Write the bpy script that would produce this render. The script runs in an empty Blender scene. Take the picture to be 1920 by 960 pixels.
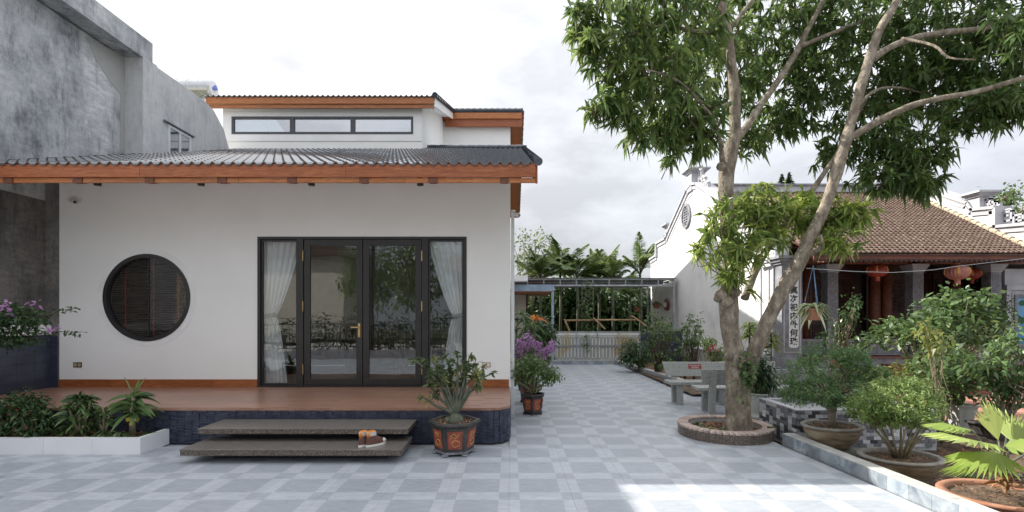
import bpy, math, random
import numpy as np
from mathutils import Vector, Matrix
R = math.radians
random.seed(7); rng = np.random.default_rng(7)
scene = bpy.context.scene
COL = scene.collection
F = 925.0; CX = 957.0; HY = 595.0; EYE = 1.706      # photo focal length (px), principal point, horizon, eye height

# ---------------------------------------------------------------- camera
cam_d = bpy.data.cameras.new('camera'); cam = bpy.data.objects.new('camera', cam_d); COL.objects.link(cam)
cam.location = (0, 0, EYE); cam.rotation_euler = (R(90), 0, 0)
cam_d.sensor_width = 36; cam_d.lens = F/1920*36
cam_d.shift_x = 3/1920; cam_d.shift_y = (HY-480)/1920
cam_d.clip_start = 0.05; cam_d.clip_end = 2000
scene.camera = cam
# ---------------------------------------------------------------- light
SUN = Vector((-1.163, .548, 1.0)).normalized()
world = bpy.data.worlds.new('World'); scene.world = world; world.use_nodes = True
wn = world.node_tree; wn.nodes.clear()
def wnode(t, **k):
    n = wn.nodes.new(t)
    for a, b in k.items(): setattr(n, a, b)
    return n
sky = wnode('ShaderNodeTexSky', sky_type='NISHITA'); sky.sun_disc = False
sky.sun_elevation = math.asin(SUN.z); sky.sun_rotation = math.atan2(SUN.x, SUN.y)
sky.air_density = 1.0; sky.dust_density = 3.0; sky.ozone_density = 1.0
tc = wnode('ShaderNodeTexCoord'); mp = wnode('ShaderNodeMapping'); mp.inputs['Scale'].default_value = (1, 1, 2.2)
mp.inputs['Location'].default_value = (3.1, 1.3, .4)
no = wnode('ShaderNodeTexNoise'); no.inputs['Scale'].default_value = 2.3; no.inputs['Detail'].default_value = 9; no.inputs['Roughness'].default_value = .58
rp = wnode('ShaderNodeValToRGB'); rp.color_ramp.elements[0].position = .50; rp.color_ramp.elements[0].color = (.96, .96, .96, 1)
rp.color_ramp.elements[1].position = .68; rp.color_ramp.elements[1].color = (1, 1, 1, 1)
# thin veil everywhere (0.62), thicker cloud where the noise is high; brighter towards the sun
dt = wnode('ShaderNodeVectorMath', operation='DOT_PRODUCT'); dt.inputs[1].default_value = SUN
mr = wnode('ShaderNodeMapRange'); mr.inputs['From Min'].default_value = -.2; mr.inputs['From Max'].default_value = 1.0
mr.inputs['To Min'].default_value = 0; mr.inputs['To Max'].default_value = 1
cc = wnode('ShaderNodeValToRGB'); cc.color_ramp.elements[0].color = (.348, .362, .394, 1); cc.color_ramp.elements[1].color = (.335, .332, .33, 1)
cs = wnode('ShaderNodeVectorMath', operation='SCALE'); cs.inputs['Scale'].default_value = 6.9
mx = wnode('ShaderNodeMix', data_type='RGBA')
cm = wnode('ShaderNodeVectorMath', operation='SCALE')   # clouds a little brighter than the veil
bg = wnode('ShaderNodeBackground'); bg.inputs['Strength'].default_value = .1
wo = wnode('ShaderNodeOutputWorld')
L = wn.links.new
L(tc.outputs['Generated'], mp.inputs[0]); L(mp.outputs[0], no.inputs['Vector']); L(no.outputs['Fac'], rp.inputs[0])
L(tc.outputs['Generated'], dt.inputs[0]); L(dt.outputs['Value'], mr.inputs['Value']); L(mr.outputs[0], cc.inputs[0])
L(cc.outputs[0], cs.inputs[0]); L(rp.outputs[0], mx.inputs[0]); L(sky.outputs[0], mx.inputs[6])
mc = wnode('ShaderNodeMapRange'); mc.inputs['From Min'].default_value = .40; mc.inputs['From Max'].default_value = .66
mc.inputs['To Min'].default_value = .76; mc.inputs['To Max'].default_value = 1.22
L(no.outputs['Fac'], mc.inputs['Value']); L(cs.outputs[0], cm.inputs[0]); L(mc.outputs[0], cm.inputs['Scale'])
sz = wnode('ShaderNodeSeparateXYZ'); L(tc.outputs['Generated'], sz.inputs[0])
zz = wnode('ShaderNodeMath', operation='MULTIPLY_ADD'); zz.inputs[1].default_value = 1.1; zz.inputs[2].default_value = .64   # thin overcast: a little brighter towards the zenith
zc = wnode('ShaderNodeMath', operation='MAXIMUM'); zc.inputs[1].default_value = 0; L(sz.outputs[2], zc.inputs[0]); L(zc.outputs[0], zz.inputs[0])
cz = wnode('ShaderNodeVectorMath', operation='SCALE'); L(cm.outputs[0], cz.inputs[0]); L(zz.outputs[0], cz.inputs['Scale'])
L(cz.outputs[0], mx.inputs[7]); L(mx.outputs[2], bg.inputs[0]); L(bg.outputs[0], wo.inputs[0])
sd = bpy.data.lights.new('sun', 'SUN'); sd.energy = 2.0; sd.angle = R(.55); sd.color = (1, .945, .86)
so = bpy.data.objects.new('sun', sd); COL.objects.link(so); so.rotation_euler = (-SUN).to_track_quat('-Z', 'Y').to_euler(); so.location = (-20, 10, 20)
scene.view_settings.view_transform = 'Standard'; scene.view_settings.look = 'None'
scene.view_settings.gamma = 1; scene.view_settings.exposure = 2.14
scene.cycles.max_bounces = 8; scene.cycles.transparent_max_bounces = 12

# ================================================================ materials
def mat(name, cols, scale=6, rough=.6, bump=0, bscale=None, metal=0, spec=.5, stretch=(1, 1, 1), detail=5, rand=0, coord='Object', pos=(.35, .65), dist=0, nrough=.55, coat=0):
    m = bpy.data.materials.new(name); m.use_nodes = True; n = m.node_tree.nodes; l = m.node_tree.links.new
    b = n['Principled BSDF']; b.inputs['Roughness'].default_value = rough; b.inputs['Metallic'].default_value = metal
    b.inputs['Specular IOR Level'].default_value = spec
    if coat: b.inputs['Coat Weight'].default_value = coat
    if len(cols) == 1: cols = [tuple(c*.9 for c in cols[0]), tuple(min(1, c*1.08) for c in cols[0])]
    t = n.new('ShaderNodeTexCoord'); g = n.new('ShaderNodeNewGeometry'); mpn = n.new('ShaderNodeMapping'); mpn.inputs['Scale'].default_value = stretch
    l(t.outputs['Object'] if coord == 'Object' else g.outputs['Position'], mpn.inputs[0])
    ns = n.new('ShaderNodeTexNoise'); ns.inputs['Scale'].default_value = scale; ns.inputs['Detail'].default_value = detail
    ns.inputs['Roughness'].default_value = nrough; ns.inputs['Distortion'].default_value = dist
    l(mpn.outputs[0], ns.inputs['Vector'])
    r = n.new('ShaderNodeValToRGB'); e = r.color_ramp.elements
    while len(e) < len(cols): e.new(.5)
    for i, c in enumerate(cols):
        e[i].position = pos[0]+(pos[1]-pos[0])*i/(len(cols)-1); e[i].color = (*c, 1)
    l(ns.outputs['Fac'], r.inputs[0]); out = r.outputs[0]
    if rand:
        oi = n.new('ShaderNodeObjectInfo'); mm = n.new('ShaderNodeMapRange'); mm.inputs['To Min'].default_value = 1-rand; mm.inputs['To Max'].default_value = 1+rand
        hs = n.new('ShaderNodeHueSaturation'); l(oi.outputs['Random'], mm.inputs['Value']); l(mm.outputs[0], hs.inputs['Value']); l(out, hs.inputs['Color']); out = hs.outputs[0]
    l(out, b.inputs['Base Color'])
    if bump:
        n2 = n.new('ShaderNodeTexNoise'); n2.inputs['Scale'].default_value = bscale or scale*4; n2.inputs['Detail'].default_value = 4
        l(mpn.outputs[0], n2.inputs['Vector']); bp = n.new('ShaderNodeBump'); bp.inputs['Strength'].default_value = bump; bp.inputs['Distance'].default_value = .02
        l(n2.outputs['Fac'], bp.inputs['Height']); l(bp.outputs[0], b.inputs['Normal'])
    m['out'] = 1
    return m
def leafmat(name, dark, mid, light, trans=.35, rough=.45):
    m = bpy.data.materials.new(name); m.use_nodes = True; n = m.node_tree.nodes; l = m.node_tree.links.new
    b = n['Principled BSDF']; b.inputs['Roughness'].default_value = rough; b.inputs['Specular IOR Level'].default_value = .45
    a = n.new('ShaderNodeAttribute'); a.attribute_name = 'var'; r = n.new('ShaderNodeValToRGB'); e = r.color_ramp.elements
    e.new(.5)
    for i, c in enumerate((dark, mid, light)): e[i].position = (0, .55, 1)[i]; e[i].color = (*c, 1)
    l(a.outputs['Fac'], r.inputs[0]); l(r.outputs[0], b.inputs['Base Color'])
    tr = n.new('ShaderNodeBsdfTranslucent'); hs = n.new('ShaderNodeHueSaturation'); hs.inputs['Value'].default_value = 1.5; hs.inputs['Hue'].default_value = .48
    l(r.outputs[0], hs.inputs['Color']); l(hs.outputs[0], tr.inputs[0])
    mxs = n.new('ShaderNodeMixShader'); mxs.inputs[0].default_value = trans; o = n['Material Output']
    l(b.outputs[0], mxs.inputs[1]); l(tr.outputs[0], mxs.inputs[2]); l(mxs.outputs[0], o.inputs[0])
    return m
def glassmat(name, refl, tint=(.85, .9, .9), fres=1.5):
    m = bpy.data.materials.new(name); m.use_nodes = True; n = m.node_tree.nodes; l = m.node_tree.links.new
    n.remove(n['Principled BSDF']); t = n.new('ShaderNodeBsdfTransparent'); t.inputs[0].default_value = (*tint, 1)
    g = n.new('ShaderNodeBsdfGlossy'); g.inputs['Roughness'].default_value = .015; g.inputs[0].default_value = (.95, .97, 1, 1)
    fr = n.new('ShaderNodeFresnel'); fr.inputs[0].default_value = fres
    ad = n.new('ShaderNodeMath'); ad.operation = 'ADD'; ad.use_clamp = True; ad.inputs[1].default_value = refl; l(fr.outputs[0], ad.inputs[0])
    mxs = n.new('ShaderNodeMixShader'); l(ad.outputs[0], mxs.inputs[0]); l(t.outputs[0], mxs.inputs[1]); l(g.outputs[0], mxs.inputs[2]); l(mxs.outputs[0], n['Material Output'].inputs[0])
    # pour the faint waviness of float glass into the reflection
    g2 = n.new('ShaderNodeNewGeometry'); nz = n.new('ShaderNodeTexNoise'); nz.inputs['Scale'].default_value = 1.3; nz.inputs['Detail'].default_value = 1
    bp = n.new('ShaderNodeBump'); bp.inputs['Strength'].default_value = .06; bp.inputs['Distance'].default_value = .05
    l(g2.outputs['Position'], nz.inputs['Vector']); l(nz.outputs['Fac'], bp.inputs['Height']); l(bp.outputs[0], g.inputs['Normal'])
    return m
M = {}
M['white'] = mat('white_wall_paint', [(.80, .797, .78), (.835, .832, .82)], scale=1.3, rough=.75, bump=.05, bscale=60, coord='w')
M['white_trim'] = mat('white_trim', [(.76, .76, .76), (.82, .82, .82)], scale=3, rough=.5)
def streak_mat(name, base, dark, light, sc=1.1, wet=.0):
    """weathered concrete: broad blotches broken up by fine mottling and vertical run-off streaks"""
    m = bpy.data.materials.new(name); m.use_nodes = True; n = m.node_tree.nodes; l = m.node_tree.links.new
    b = n['Principled BSDF']; b.inputs['Roughness'].default_value = .85
    g = n.new('ShaderNodeNewGeometry')
    def noise(scale, st, det=6, ro=.6, loc=(0, 0, 0)):
        q = n.new('ShaderNodeMapping'); q.inputs['Scale'].default_value = st; q.inputs['Location'].default_value = loc; l(g.outputs['Position'], q.inputs[0])
        x = n.new('ShaderNodeTexNoise'); x.inputs['Scale'].default_value = scale; x.inputs['Detail'].default_value = det; x.inputs['Roughness'].default_value = ro
        l(q.outputs[0], x.inputs['Vector']); return x.outputs['Fac']
    def ramp(v, c0, c1, p0, p1):
        r = n.new('ShaderNodeValToRGB'); r.color_ramp.elements[0].position = p0; r.color_ramp.elements[1].position = p1
        r.color_ramp.elements[0].color = (*c0, 1); r.color_ramp.elements[1].color = (*c1, 1); l(v, r.inputs[0]); return r.outputs[0]
    def mix(f, a, c):
        x = n.new('ShaderNodeMix'); x.data_type = 'RGBA'; l(f, x.inputs[0]); l(a, x.inputs[6]); l(c, x.inputs[7]); return x.outputs[2]
    c1 = ramp(noise(sc*1.1, (1, 1, .8), 10, .76), dark, base, .36, .58)
    c2 = ramp(noise(sc*7, (1, .5, 1.6), 8, .78, (3, 1, 2)), base, light, .42, .62)
    f = ramp(noise(sc*.9, (1, 1, .5), 7, .7, (9, 4, 1)), (0, 0, 0), (1, 1, 1), .4, .62)
    c = mix(f, c1, c2)
    fs = ramp(noise(sc*3, (2.2, 2.2, .45), 6, .75), (0, 0, 0), (.6, .6, .6), .52, .7)
    rgb = n.new('ShaderNodeRGB'); rgb.outputs[0].default_value = (*[x*.75 for x in dark], 1)
    c = mix(fs, c, rgb.outputs[0]); l(c, b.inputs['Base Color'])
    bp = n.new('ShaderNodeBump'); bp.inputs['Strength'].default_value = .35; bp.inputs['Distance'].default_value = .02
    l(noise(sc*22, (1, 1, 1), 5, .7), bp.inputs['Height']); l(bp.outputs[0], b.inputs['Normal'])
    return m
M['concrete'] = streak_mat('weathered_concrete', (.46, .475, .49), (.10, .108, .125), (.72, .72, .72))
M['concrete_plain'] = streak_mat('rendered_concrete', (.55, .555, .56), (.40, .40, .41), (.64, .645, .64), 1.6)
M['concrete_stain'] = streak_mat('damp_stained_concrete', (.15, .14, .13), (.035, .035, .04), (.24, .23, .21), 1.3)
M['old_plinth'] = streak_mat('old_lime_plinth', (.34, .33, .31), (.10, .10, .095), (.50, .49, .46), 2.0)
M['plaster'] = mat('grey_plaster', [(.36, .36, .35), (.42, .42, .41)], scale=2.5, rough=.85, bump=.2, coord='w')
def wood(name, c0, c1, c2, st=(1.2, 14, 14), rough=.42, coord='w'):
    return mat(name, [c0, c1, c2], scale=3.2, rough=rough, bump=.08, bscale=8, stretch=st, detail=7, dist=1.4, coord=coord, pos=(.25, .75), nrough=.6, rand=.1)
M['wood'] = wood('reddish_eave_timber', (.15, .035, .010), (.30, .085, .026), (.44, .16, .055))
M['wood_pale'] = wood('paler_eave_timber', (.20, .055, .016), (.40, .14, .042), (.55, .24, .085))
M['wood_end'] = mat('timber_end_grain', [(.07, .02, .010), (.20, .07, .035)], scale=60, rough=.6, coord='w')
M['skirt'] = wood('woodgrain_skirting_tile', (.14, .04, .014), (.30, .095, .03), (.42, .155, .05), rough=.3)
M['deck'] = wood('woodgrain_deck_tile', (.18, .085, .055), (.32, .17, .115), (.45, .27, .195), st=(.5, 22, 1), rough=.3)
M['tile_roof'] = mat('glazed_charcoal_tile', [(.018, .021, .028), (.045, .05, .062)], scale=5, rough=.16, spec=.7, coord='w', coat=.6)
M['tile_blue'] = mat('blue_black_ridge_tile', [(.02, .028, .045), (.04, .052, .075)], scale=4, rough=.2, coord='w', coat=.5)
M['navy'] = mat('navy_split_stone', [(.022, .028, .055), (.055, .065, .10)], scale=9, rough=.42, bump=.3, bscale=50, coord='w')
M['navy_flat'] = mat('navy_wall_tile', [(.028, .034, .06), (.05, .058, .088)], scale=3, rough=.35, coord='w', rand=.12)
M['grout'] = mat('pale_grout', [(.30, .31, .33), (.4, .41, .42)], scale=20, rough=.9)
M['grout_dark'] = mat('dark_grout', [(.025, .03, .045), (.05, .055, .07)], scale=20, rough=.9)
M['black_metal'] = mat('black_brown_aluminium', [(.017, .016, .016), (.024, .022, .022)], scale=4, rough=.4, metal=.0)
M['grey_metal'] = mat('dark_grey_aluminium', [(.05, .052, .065), (.065, .067, .08)], scale=4, rough=.4)
M['brass'] = mat('antique_brass', [(.45, .30, .13), (.6, .42, .2)], scale=8, rough=.35, metal=.9)
M['glass'] = glassmat('door_glass', .025, (.95, .96, .96))
M['glass_roof'] = glassmat('clerestory_glass', .36, (.5, .55, .58))
M['glass_dark'] = glassmat('round_window_glass', .0, (.85, .85, .85), 1.3)
def tile_floor():
    """0.6 m printed tiles: a big darker square inside lighter bands, small darker squares on the corners"""
    m = bpy.data.materials.new('grey_blue_patterned_tile'); m.use_nodes = True; n = m.node_tree.nodes; l = m.node_tree.links.new
    b = n['Principled BSDF']; g = n.new('ShaderNodeNewGeometry'); s = n.new('ShaderNodeSeparateXYZ'); l(g.outputs['Position'], s.inputs[0])
    def ma(op, a, c=None, d=None):
        x = n.new('ShaderNodeMath'); x.operation = op
        for i, v in enumerate((a, c, d)):
            if v is None: continue
            if isinstance(v, (int, float)): x.inputs[i].default_value = v
            else: l(v, x.inputs[i])
        return x.outputs[0]
    def frac(o, off):
        k = ma('DIVIDE', ma('ADD', o, off), .6); return ma('FRACT', k), ma('FLOOR', k)
    fu, iu = frac(s.outputs[0], 60.012); fv, iv = frac(s.outputs[1], 60-4.711+.6)
    def inside(f): return ma('LESS_THAN', ma('ABSOLUTE', ma('SUBTRACT', f, .5)), .335)
    a, c = inside(fu), inside(fv)
    big = ma('MULTIPLY', a, c); corner = ma('MULTIPLY', ma('SUBTRACT', 1, a), ma('SUBTRACT', 1, c))
    cmb = n.new('ShaderNodeCombineXYZ'); l(iu, cmb.inputs[0]); l(iv, cmb.inputs[1])
    wn_ = n.new('ShaderNodeTexWhiteNoise'); wn_.noise_dimensions = '3D'; l(cmb.outputs[0], wn_.inputs['Vector'])
    # diagonal slate veining
    q = n.new('ShaderNodeMapping'); q.inputs['Rotation'].default_value = (0, 0, R(38)); q.inputs['Scale'].default_value = (7, 26, 1); l(g.outputs['Position'], q.inputs[0])
    v = n.new('ShaderNodeTexNoise'); v.inputs['Scale'].default_value = 1; v.inputs['Detail'].default_value = 7; v.inputs['Roughness'].default_value = .7; v.inputs['Distortion'].default_value = .8; l(q.outputs[0], v.inputs['Vector'])
    w = n.new('ShaderNodeTexNoise'); w.inputs['Scale'].default_value = .45; w.inputs['Detail'].default_value = 6; w.inputs['Roughness'].default_value = .65; l(g.outputs['Position'], w.inputs['Vector'])
    d = n.new('ShaderNodeTexNoise'); d.inputs['Scale'].default_value = 2.6; d.inputs['Detail'].default_value = 8; d.inputs['Roughness'].default_value = .75; l(g.outputs['Position'], d.inputs['Vector'])
    def mixc(f, c0, c1):
        x = n.new('ShaderNodeMix'); x.data_type = 'RGBA'
        l(f, x.inputs[0])
        for i, cc_ in ((6, c0), (7, c1)):
            if isinstance(cc_, tuple): x.inputs[i].default_value = (*cc_, 1)
            else: l(cc_, x.inputs[i])
        return x.outputs[2]
    col = mixc(big, (.42, .45, .49), (.325, .355, .395)); col = mixc(corner, col, (.34, .368, .405))
    hs = n.new('ShaderNodeHueSaturation'); l(col, hs.inputs['Color'])
    val = ma('ADD', ma('MULTIPLY', v.outputs['Fac'], .75), .62)
    val = ma('MULTIPLY', val, ma('ADD', ma('MULTIPLY', wn_.outputs['Value'], .09), .955))
    val = ma('MULTIPLY', val, ma('ADD', ma('MULTIPLY', w.outputs['Fac'], .34), .83))
    dirt = ma('SUBTRACT', 1, ma('MULTIPLY', ma('MAXIMUM', ma('SUBTRACT', d.outputs['Fac'], .58), 0), 1.2)); val = ma('MULTIPLY', val, dirt)
    l(val, hs.inputs['Value']); l(hs.outputs[0], b.inputs['Base Color'])
    ro = ma('ADD', ma('MULTIPLY', d.outputs['Fac'], .3), .28); l(ro, b.inputs['Roughness'])
    bp = n.new('ShaderNodeBump'); bp.inputs['Strength'].default_value = .18; bp.inputs['Distance'].default_value = .006; l(v.outputs['Fac'], bp.inputs['Height']); l(bp.outputs[0], b.inputs['Normal'])
    return m
M['tile_floor'] = tile_floor()
M['kerb_tile'] = mat('blue_grey_marbled_tile', [(.15, .185, .22), (.27, .31, .35), (.42, .46, .49)], scale=5, rough=.35, dist=1.5, coord='w', pos=(.3, .7), rand=.22)
M['kerb_top'] = mat('pale_kerb_top', [(.36, .36, .35), (.52, .52, .50)], scale=6, rough=.6, coord='w', bump=.1)
M['granite'] = mat('brown_speckled_granite', [(.025, .02, .018), (.10, .08, .065), (.30, .24, .20)], scale=75, rough=.3, detail=3, coord='w', pos=(.36, .66), nrough=.8)
M['granite_top'] = mat('worn_granite_top', [(.08, .07, .062), (.15, .135, .12), (.24, .22, .20)], scale=30, rough=.32, detail=6, coord='w', pos=(.3, .7), nrough=.8, stretch=(.35, 1, 1))
M['soil'] = mat('brown_soil', [(.035, .022, .014), (.10, .065, .042), (.17, .12, .085)], scale=9, rough=.95, bump=.9, bscale=30, coord='w', detail=8, pos=(.3, .7))
M['litter'] = leafmat('dead_leaves', (.09, .045, .022), (.23, .115, .05), (.40, .24, .12), .15, .7)
M['clay_frag'] = mat('clay_pebbles', [(.20, .08, .035), (.40, .20, .11)], scale=8, rough=.9, rand=.2)
M['asphalt'] = mat('pale_concrete_road', [(.40, .39, .37), (.48, .47, .45)], scale=20, rough=.9, bump=.2, coord='w')
M['earth'] = mat('dry_ground', [(.13, .11, .08), (.09, .10, .05), (.18, .15, .11)], scale=.8, rough=.95, bump=.5, coord='w', detail=9)
M['red_tile'] = mat('terracotta_paving', [(.34, .15, .11), (.46, .23, .17)], scale=3, rough=.6, coord='w', rand=.14)
M['red_step'] = mat('dark_red_step', [(.17, .035, .025), (.27, .07, .05)], scale=5, rough=.35, coord='w')
M['stone'] = mat('grey_carved_stone', [(.17, .17, .19), (.30, .30, .33)], scale=5, rough=.75, bump=.35, bscale=22, coord='w', detail=8)
M['stone_light'] = mat('pale_grey_moulding', [(.38, .38, .41), (.50, .50, .53)], scale=3, rough=.7, bump=.1, coord='w')
M['stone_panel'] = mat('carved_relief_stone', [(.13, .13, .15), (.27, .27, .30)], scale=12, rough=.8, bump=1.0, bscale=20, coord='w', dist=2)
M['temple_white'] = mat('limewashed_wall', [(.54, .54, .545), (.67, .67, .67), (.73, .73, .725)], scale=.9, rough=.85, bump=.12, bscale=14, coord='w', detail=9, pos=(.3, .55), nrough=.65)
M['roof_clay'] = mat('old_clay_tile', [(.025, .016, .013), (.075, .044, .032), (.135, .088, .064), (.24, .19, .15)], scale=7, rough=.85, bump=.3, coord='w', detail=8, pos=(.28, .72), nrough=.7)
M['clay_edge'] = mat('lichened_verge_tile', [(.30, .24, .17), (.44, .38, .28)], scale=12, rough=.9, coord='w')
M['dark_wood'] = mat('dark_red_carved_wood', [(.035, .012, .008), (.10, .035, .022)], scale=6, rough=.45, stretch=(1, 1, .3), bump=.3, bscale=25, coord='w')
M['dark_relief'] = mat('carved_door_relief', [(.018, .007, .005), (.085, .028, .018)], scale=16, rough=.5, bump=1, bscale=28, coord='w', dist=2.5)
M['temple_beam'] = mat('red_brown_beam', [(.13, .038, .022), (.24, .075, .04)], scale=5, rough=.5, stretch=(.5, 3, 3), coord='w')
M['bark'] = mat('mango_bark', [(.06, .047, .036), (.21, .175, .135), (.44, .385, .315)], scale=11, rough=.9, bump=1., bscale=34, coord='w', detail=9, stretch=(1, 1, .55), pos=(.28, .72), nrough=.7)
M['bark_dark'] = mat('dark_bark', [(.06, .04, .028), (.14, .10, .07)], scale=12, rough=.9, bump=.5, coord='w')
M['stem'] = mat('pale_plant_stem', [(.16, .14, .08), (.30, .25, .16)], scale=18, rough=.8, bump=.3)
M['stem_green'] = mat('grey_green_stem', [(.055, .065, .04), (.13, .14, .095)], scale=14, rough=.7)
M['terracotta'] = mat('terracotta', [(.30, .13, .075), (.38, .19, .12)], scale=6, rough=.75, bump=.1)
M['glazed_brown'] = mat('weathered_brown_pot', [(.15, .105, .065), (.25, .185, .12), (.32, .27, .20)], scale=5, rough=.6, bump=.2, stretch=(1, 1, 4))
M['pot_rim'] = mat('grey_pot_rim', [(.20, .185, .165), (.32, .30, .27)], scale=9, rough=.7, bump=.2)
M['black_pot'] = mat('black_glazed_pot', [(.02, .019, .02), (.07, .062, .058)], scale=9, rough=.45, bump=.15)
M['red_panel'] = mat('red_glazed_panel', [(.20, .045, .03), (.36, .085, .05)], scale=8, rough=.5)
M['gold_relief'] = mat('ochre_relief', [(.36, .17, .045), (.52, .28, .09)], scale=18, rough=.5)
M['white_pot'] = mat('off_white_pot', [(.42, .43, .40), (.60, .61, .58)], scale=7, rough=.5, stretch=(1, 1, .5))
M['blue_print'] = mat('grey_blue_print', [(.08, .11, .15), (.16, .2, .25)], scale=12, rough=.4)
M['bench'] = mat('grey_terrazzo', [(.19, .20, .19), (.31, .32, .305), (.46, .465, .45)], scale=34, rough=.7, bump=.1, detail=6, pos=(.3, .7), nrough=.8)
M['plaque_red'] = mat('dark_red_plaque', [(.22, .02, .02), (.3, .03, .03)], scale=5, rough=.4)
M['white_print'] = mat('white_print', [(.7, .68, .66), (.76, .74, .72)], scale=5, rough=.6)
M['gal'] = mat('galvanised_steel', [(.30, .32, .35), (.45, .47, .50)], scale=4, rough=.5, metal=.3)
M['blue_post'] = mat('blue_grey_paint', [(.22, .29, .38), (.32, .40, .50)], scale=5, rough=.5)
M['gate_sheet'] = mat('rust_stained_white_sheet', [(.55, .36, .12), (.68, .60, .42), (.74, .74, .72)], scale=.9, rough=.6, coord='w', pos=(.30, .46), detail=6)
M['canopy_sheet'] = mat('dark_canopy_sheet', [(.10, .11, .12), (.17, .18, .19)], scale=3, rough=.7)
M['bamboo'] = mat('dry_bamboo', [(.22, .14, .07), (.38, .27, .15)], scale=6, rough=.7)
M['cream'] = mat('cream_wall', [(.52, .49, .42), (.6, .57, .5)], scale=2, rough=.8, coord='w')
M['steel_tank'] = mat('stainless_steel', [(.5, .51, .52), (.6, .61, .62)], scale=3, rough=.25, metal=.9)
M['tank_blue'] = mat('blue_print_on_tank', [(.08, .14, .5), (.1, .17, .6)], scale=3, rough=.4)
M['lantern'] = mat('red_silk', [(.26, .03, .02), (.38, .07, .035)], scale=7, rough=.5)
M['lantern_faded'] = mat('faded_red_silk', [(.34, .13, .10), (.46, .21, .16)], scale=6, rough=.6)
M['lantern_gold'] = mat('gold_print', [(.60, .30, .06), (.75, .42, .12)], scale=9, rough=.4)
M['cable'] = mat('grey_cable', [(.35, .36, .38), (.4, .41, .43)], scale=5, rough=.6)
M['blue_cord'] = mat('blue_cord', [(.10, .20, .34), (.14, .26, .42)], scale=5, rough=.7)
M['blind'] = mat('dark_blind_slat', [(.13, .10, .08), (.19, .15, .12)], scale=5, rough=.5)
M['blind_tape'] = mat('brown_blind_tape', [(.22, .065, .03), (.30, .09, .04)], scale=5, rough=.7)
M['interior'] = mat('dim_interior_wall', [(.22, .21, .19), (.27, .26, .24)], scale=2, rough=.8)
M['interior_dark'] = mat('dark_furniture', [(.05, .025, .015), (.09, .05, .03)], scale=5, rough=.4)
M['suede'] = mat('brown_suede', [(.10, .045, .035), (.15, .07, .055)], scale=30, rough=.9)
M['cream_leather'] = mat('cream_leather', [(.52, .49, .42), (.62, .59, .52)], scale=20, rough=.5)
M['orange_lining'] = mat('orange_lining', [(.62, .20, .03), (.75, .28, .06)], scale=20, rough=.8)
M['rubber'] = mat('white_rubber', [(.62, .60, .55), (.7, .68, .63)], scale=10, rough=.6)
M['black_lace'] = mat('black_leather', [(.02, .02, .02), (.03, .03, .03)], scale=20, rough=.5)
M['yellow'] = mat('yellow_ribbon', [(.55, .38, .02), (.7, .52, .04)], scale=9, rough=.4)
M['plastic_white'] = mat('white_plastic', [(.62, .63, .64), (.7, .71, .72)], scale=5, rough=.4)
M['socket_frame'] = mat('beige_socket_plate', [(.35, .28, .19), (.45, .37, .27)], scale=8, rough=.4)
M['socket_dark'] = mat('dark_socket_plate', [(.06, .04, .03), (.1, .07, .05)], scale=8, rough=.4)
M['water'] = mat('still_grey_cover', [(.25, .27, .26), (.36, .375, .36)], scale=2.4, rough=.5, coord='w')
M['block'] = mat('mossy_concrete_block', [(.11, .115, .09), (.24, .235, .20)], scale=8, rough=.95, bump=.6, coord='w')
# foliage
M['lf_mango'] = leafmat('mango_leaf', (.045, .088, .026), (.10, .17, .048), (.25, .32, .095), .45, .33)
M['lf_shoot'] = leafmat('young_mango_leaf', (.06, .12, .025), (.17, .25, .055), (.38, .42, .12), .42, .4)
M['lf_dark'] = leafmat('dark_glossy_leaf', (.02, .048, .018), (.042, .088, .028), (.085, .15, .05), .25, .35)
M['lf_mid'] = leafmat('mid_green_leaf', (.035, .075, .025), (.085, .15, .048), (.19, .27, .10), .32, .4)
M['lf_fine'] = leafmat('fine_bonsai_leaf', (.05, .10, .04), (.12, .22, .08), (.27, .38, .15), .32, .45)
M['lf_lime'] = leafmat('lime_bonsai_leaf', (.08, .14, .04), (.19, .29, .085), (.36, .45, .17), .38, .45)
M['lf_yellow'] = leafmat('yellow_and_sunlit_leaf', (.06, .10, .025), (.17, .21, .05), (.38, .33, .10), .38, .45)  # yellow green plants, and the clump painted as sunlit camellia leaves
M['lf_palm'] = leafmat('palm_leaflet', (.06, .11, .03), (.15, .23, .07), (.32, .38, .15), .34, .4)
M['lf_fan'] = leafmat('fan_palm_leaf', (.10, .18, .04), (.24, .36, .08), (.40, .48, .16), .45, .4)
M['lf_spider'] = leafmat('striped_spider_leaf', (.10, .16, .06), (.27, .33, .17), (.55, .56, .40), .35, .45)
M['lf_grey'] = leafmat('grey_green_leaf', (.035, .07, .03), (.10, .15, .06), (.30, .28, .09), .3, .5)
M['lf_far'] = leafmat('distant_leaf', (.05, .08, .03), (.12, .16, .06), (.24, .26, .13), .35, .6)
M['lf_purple'] = leafmat('purple_flower', (.30, .14, .32), (.46, .24, .46), (.62, .42, .62), .4, .6)
M['lf_red'] = leafmat('red_flower', (.35, .03, .03), (.5, .06, .05), (.65, .14, .10), .3, .5)
M['lf_orange'] = leafmat('orange_bract', (.45, .12, .02), (.6, .22, .03), (.7, .35, .08), .3, .5)

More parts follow.
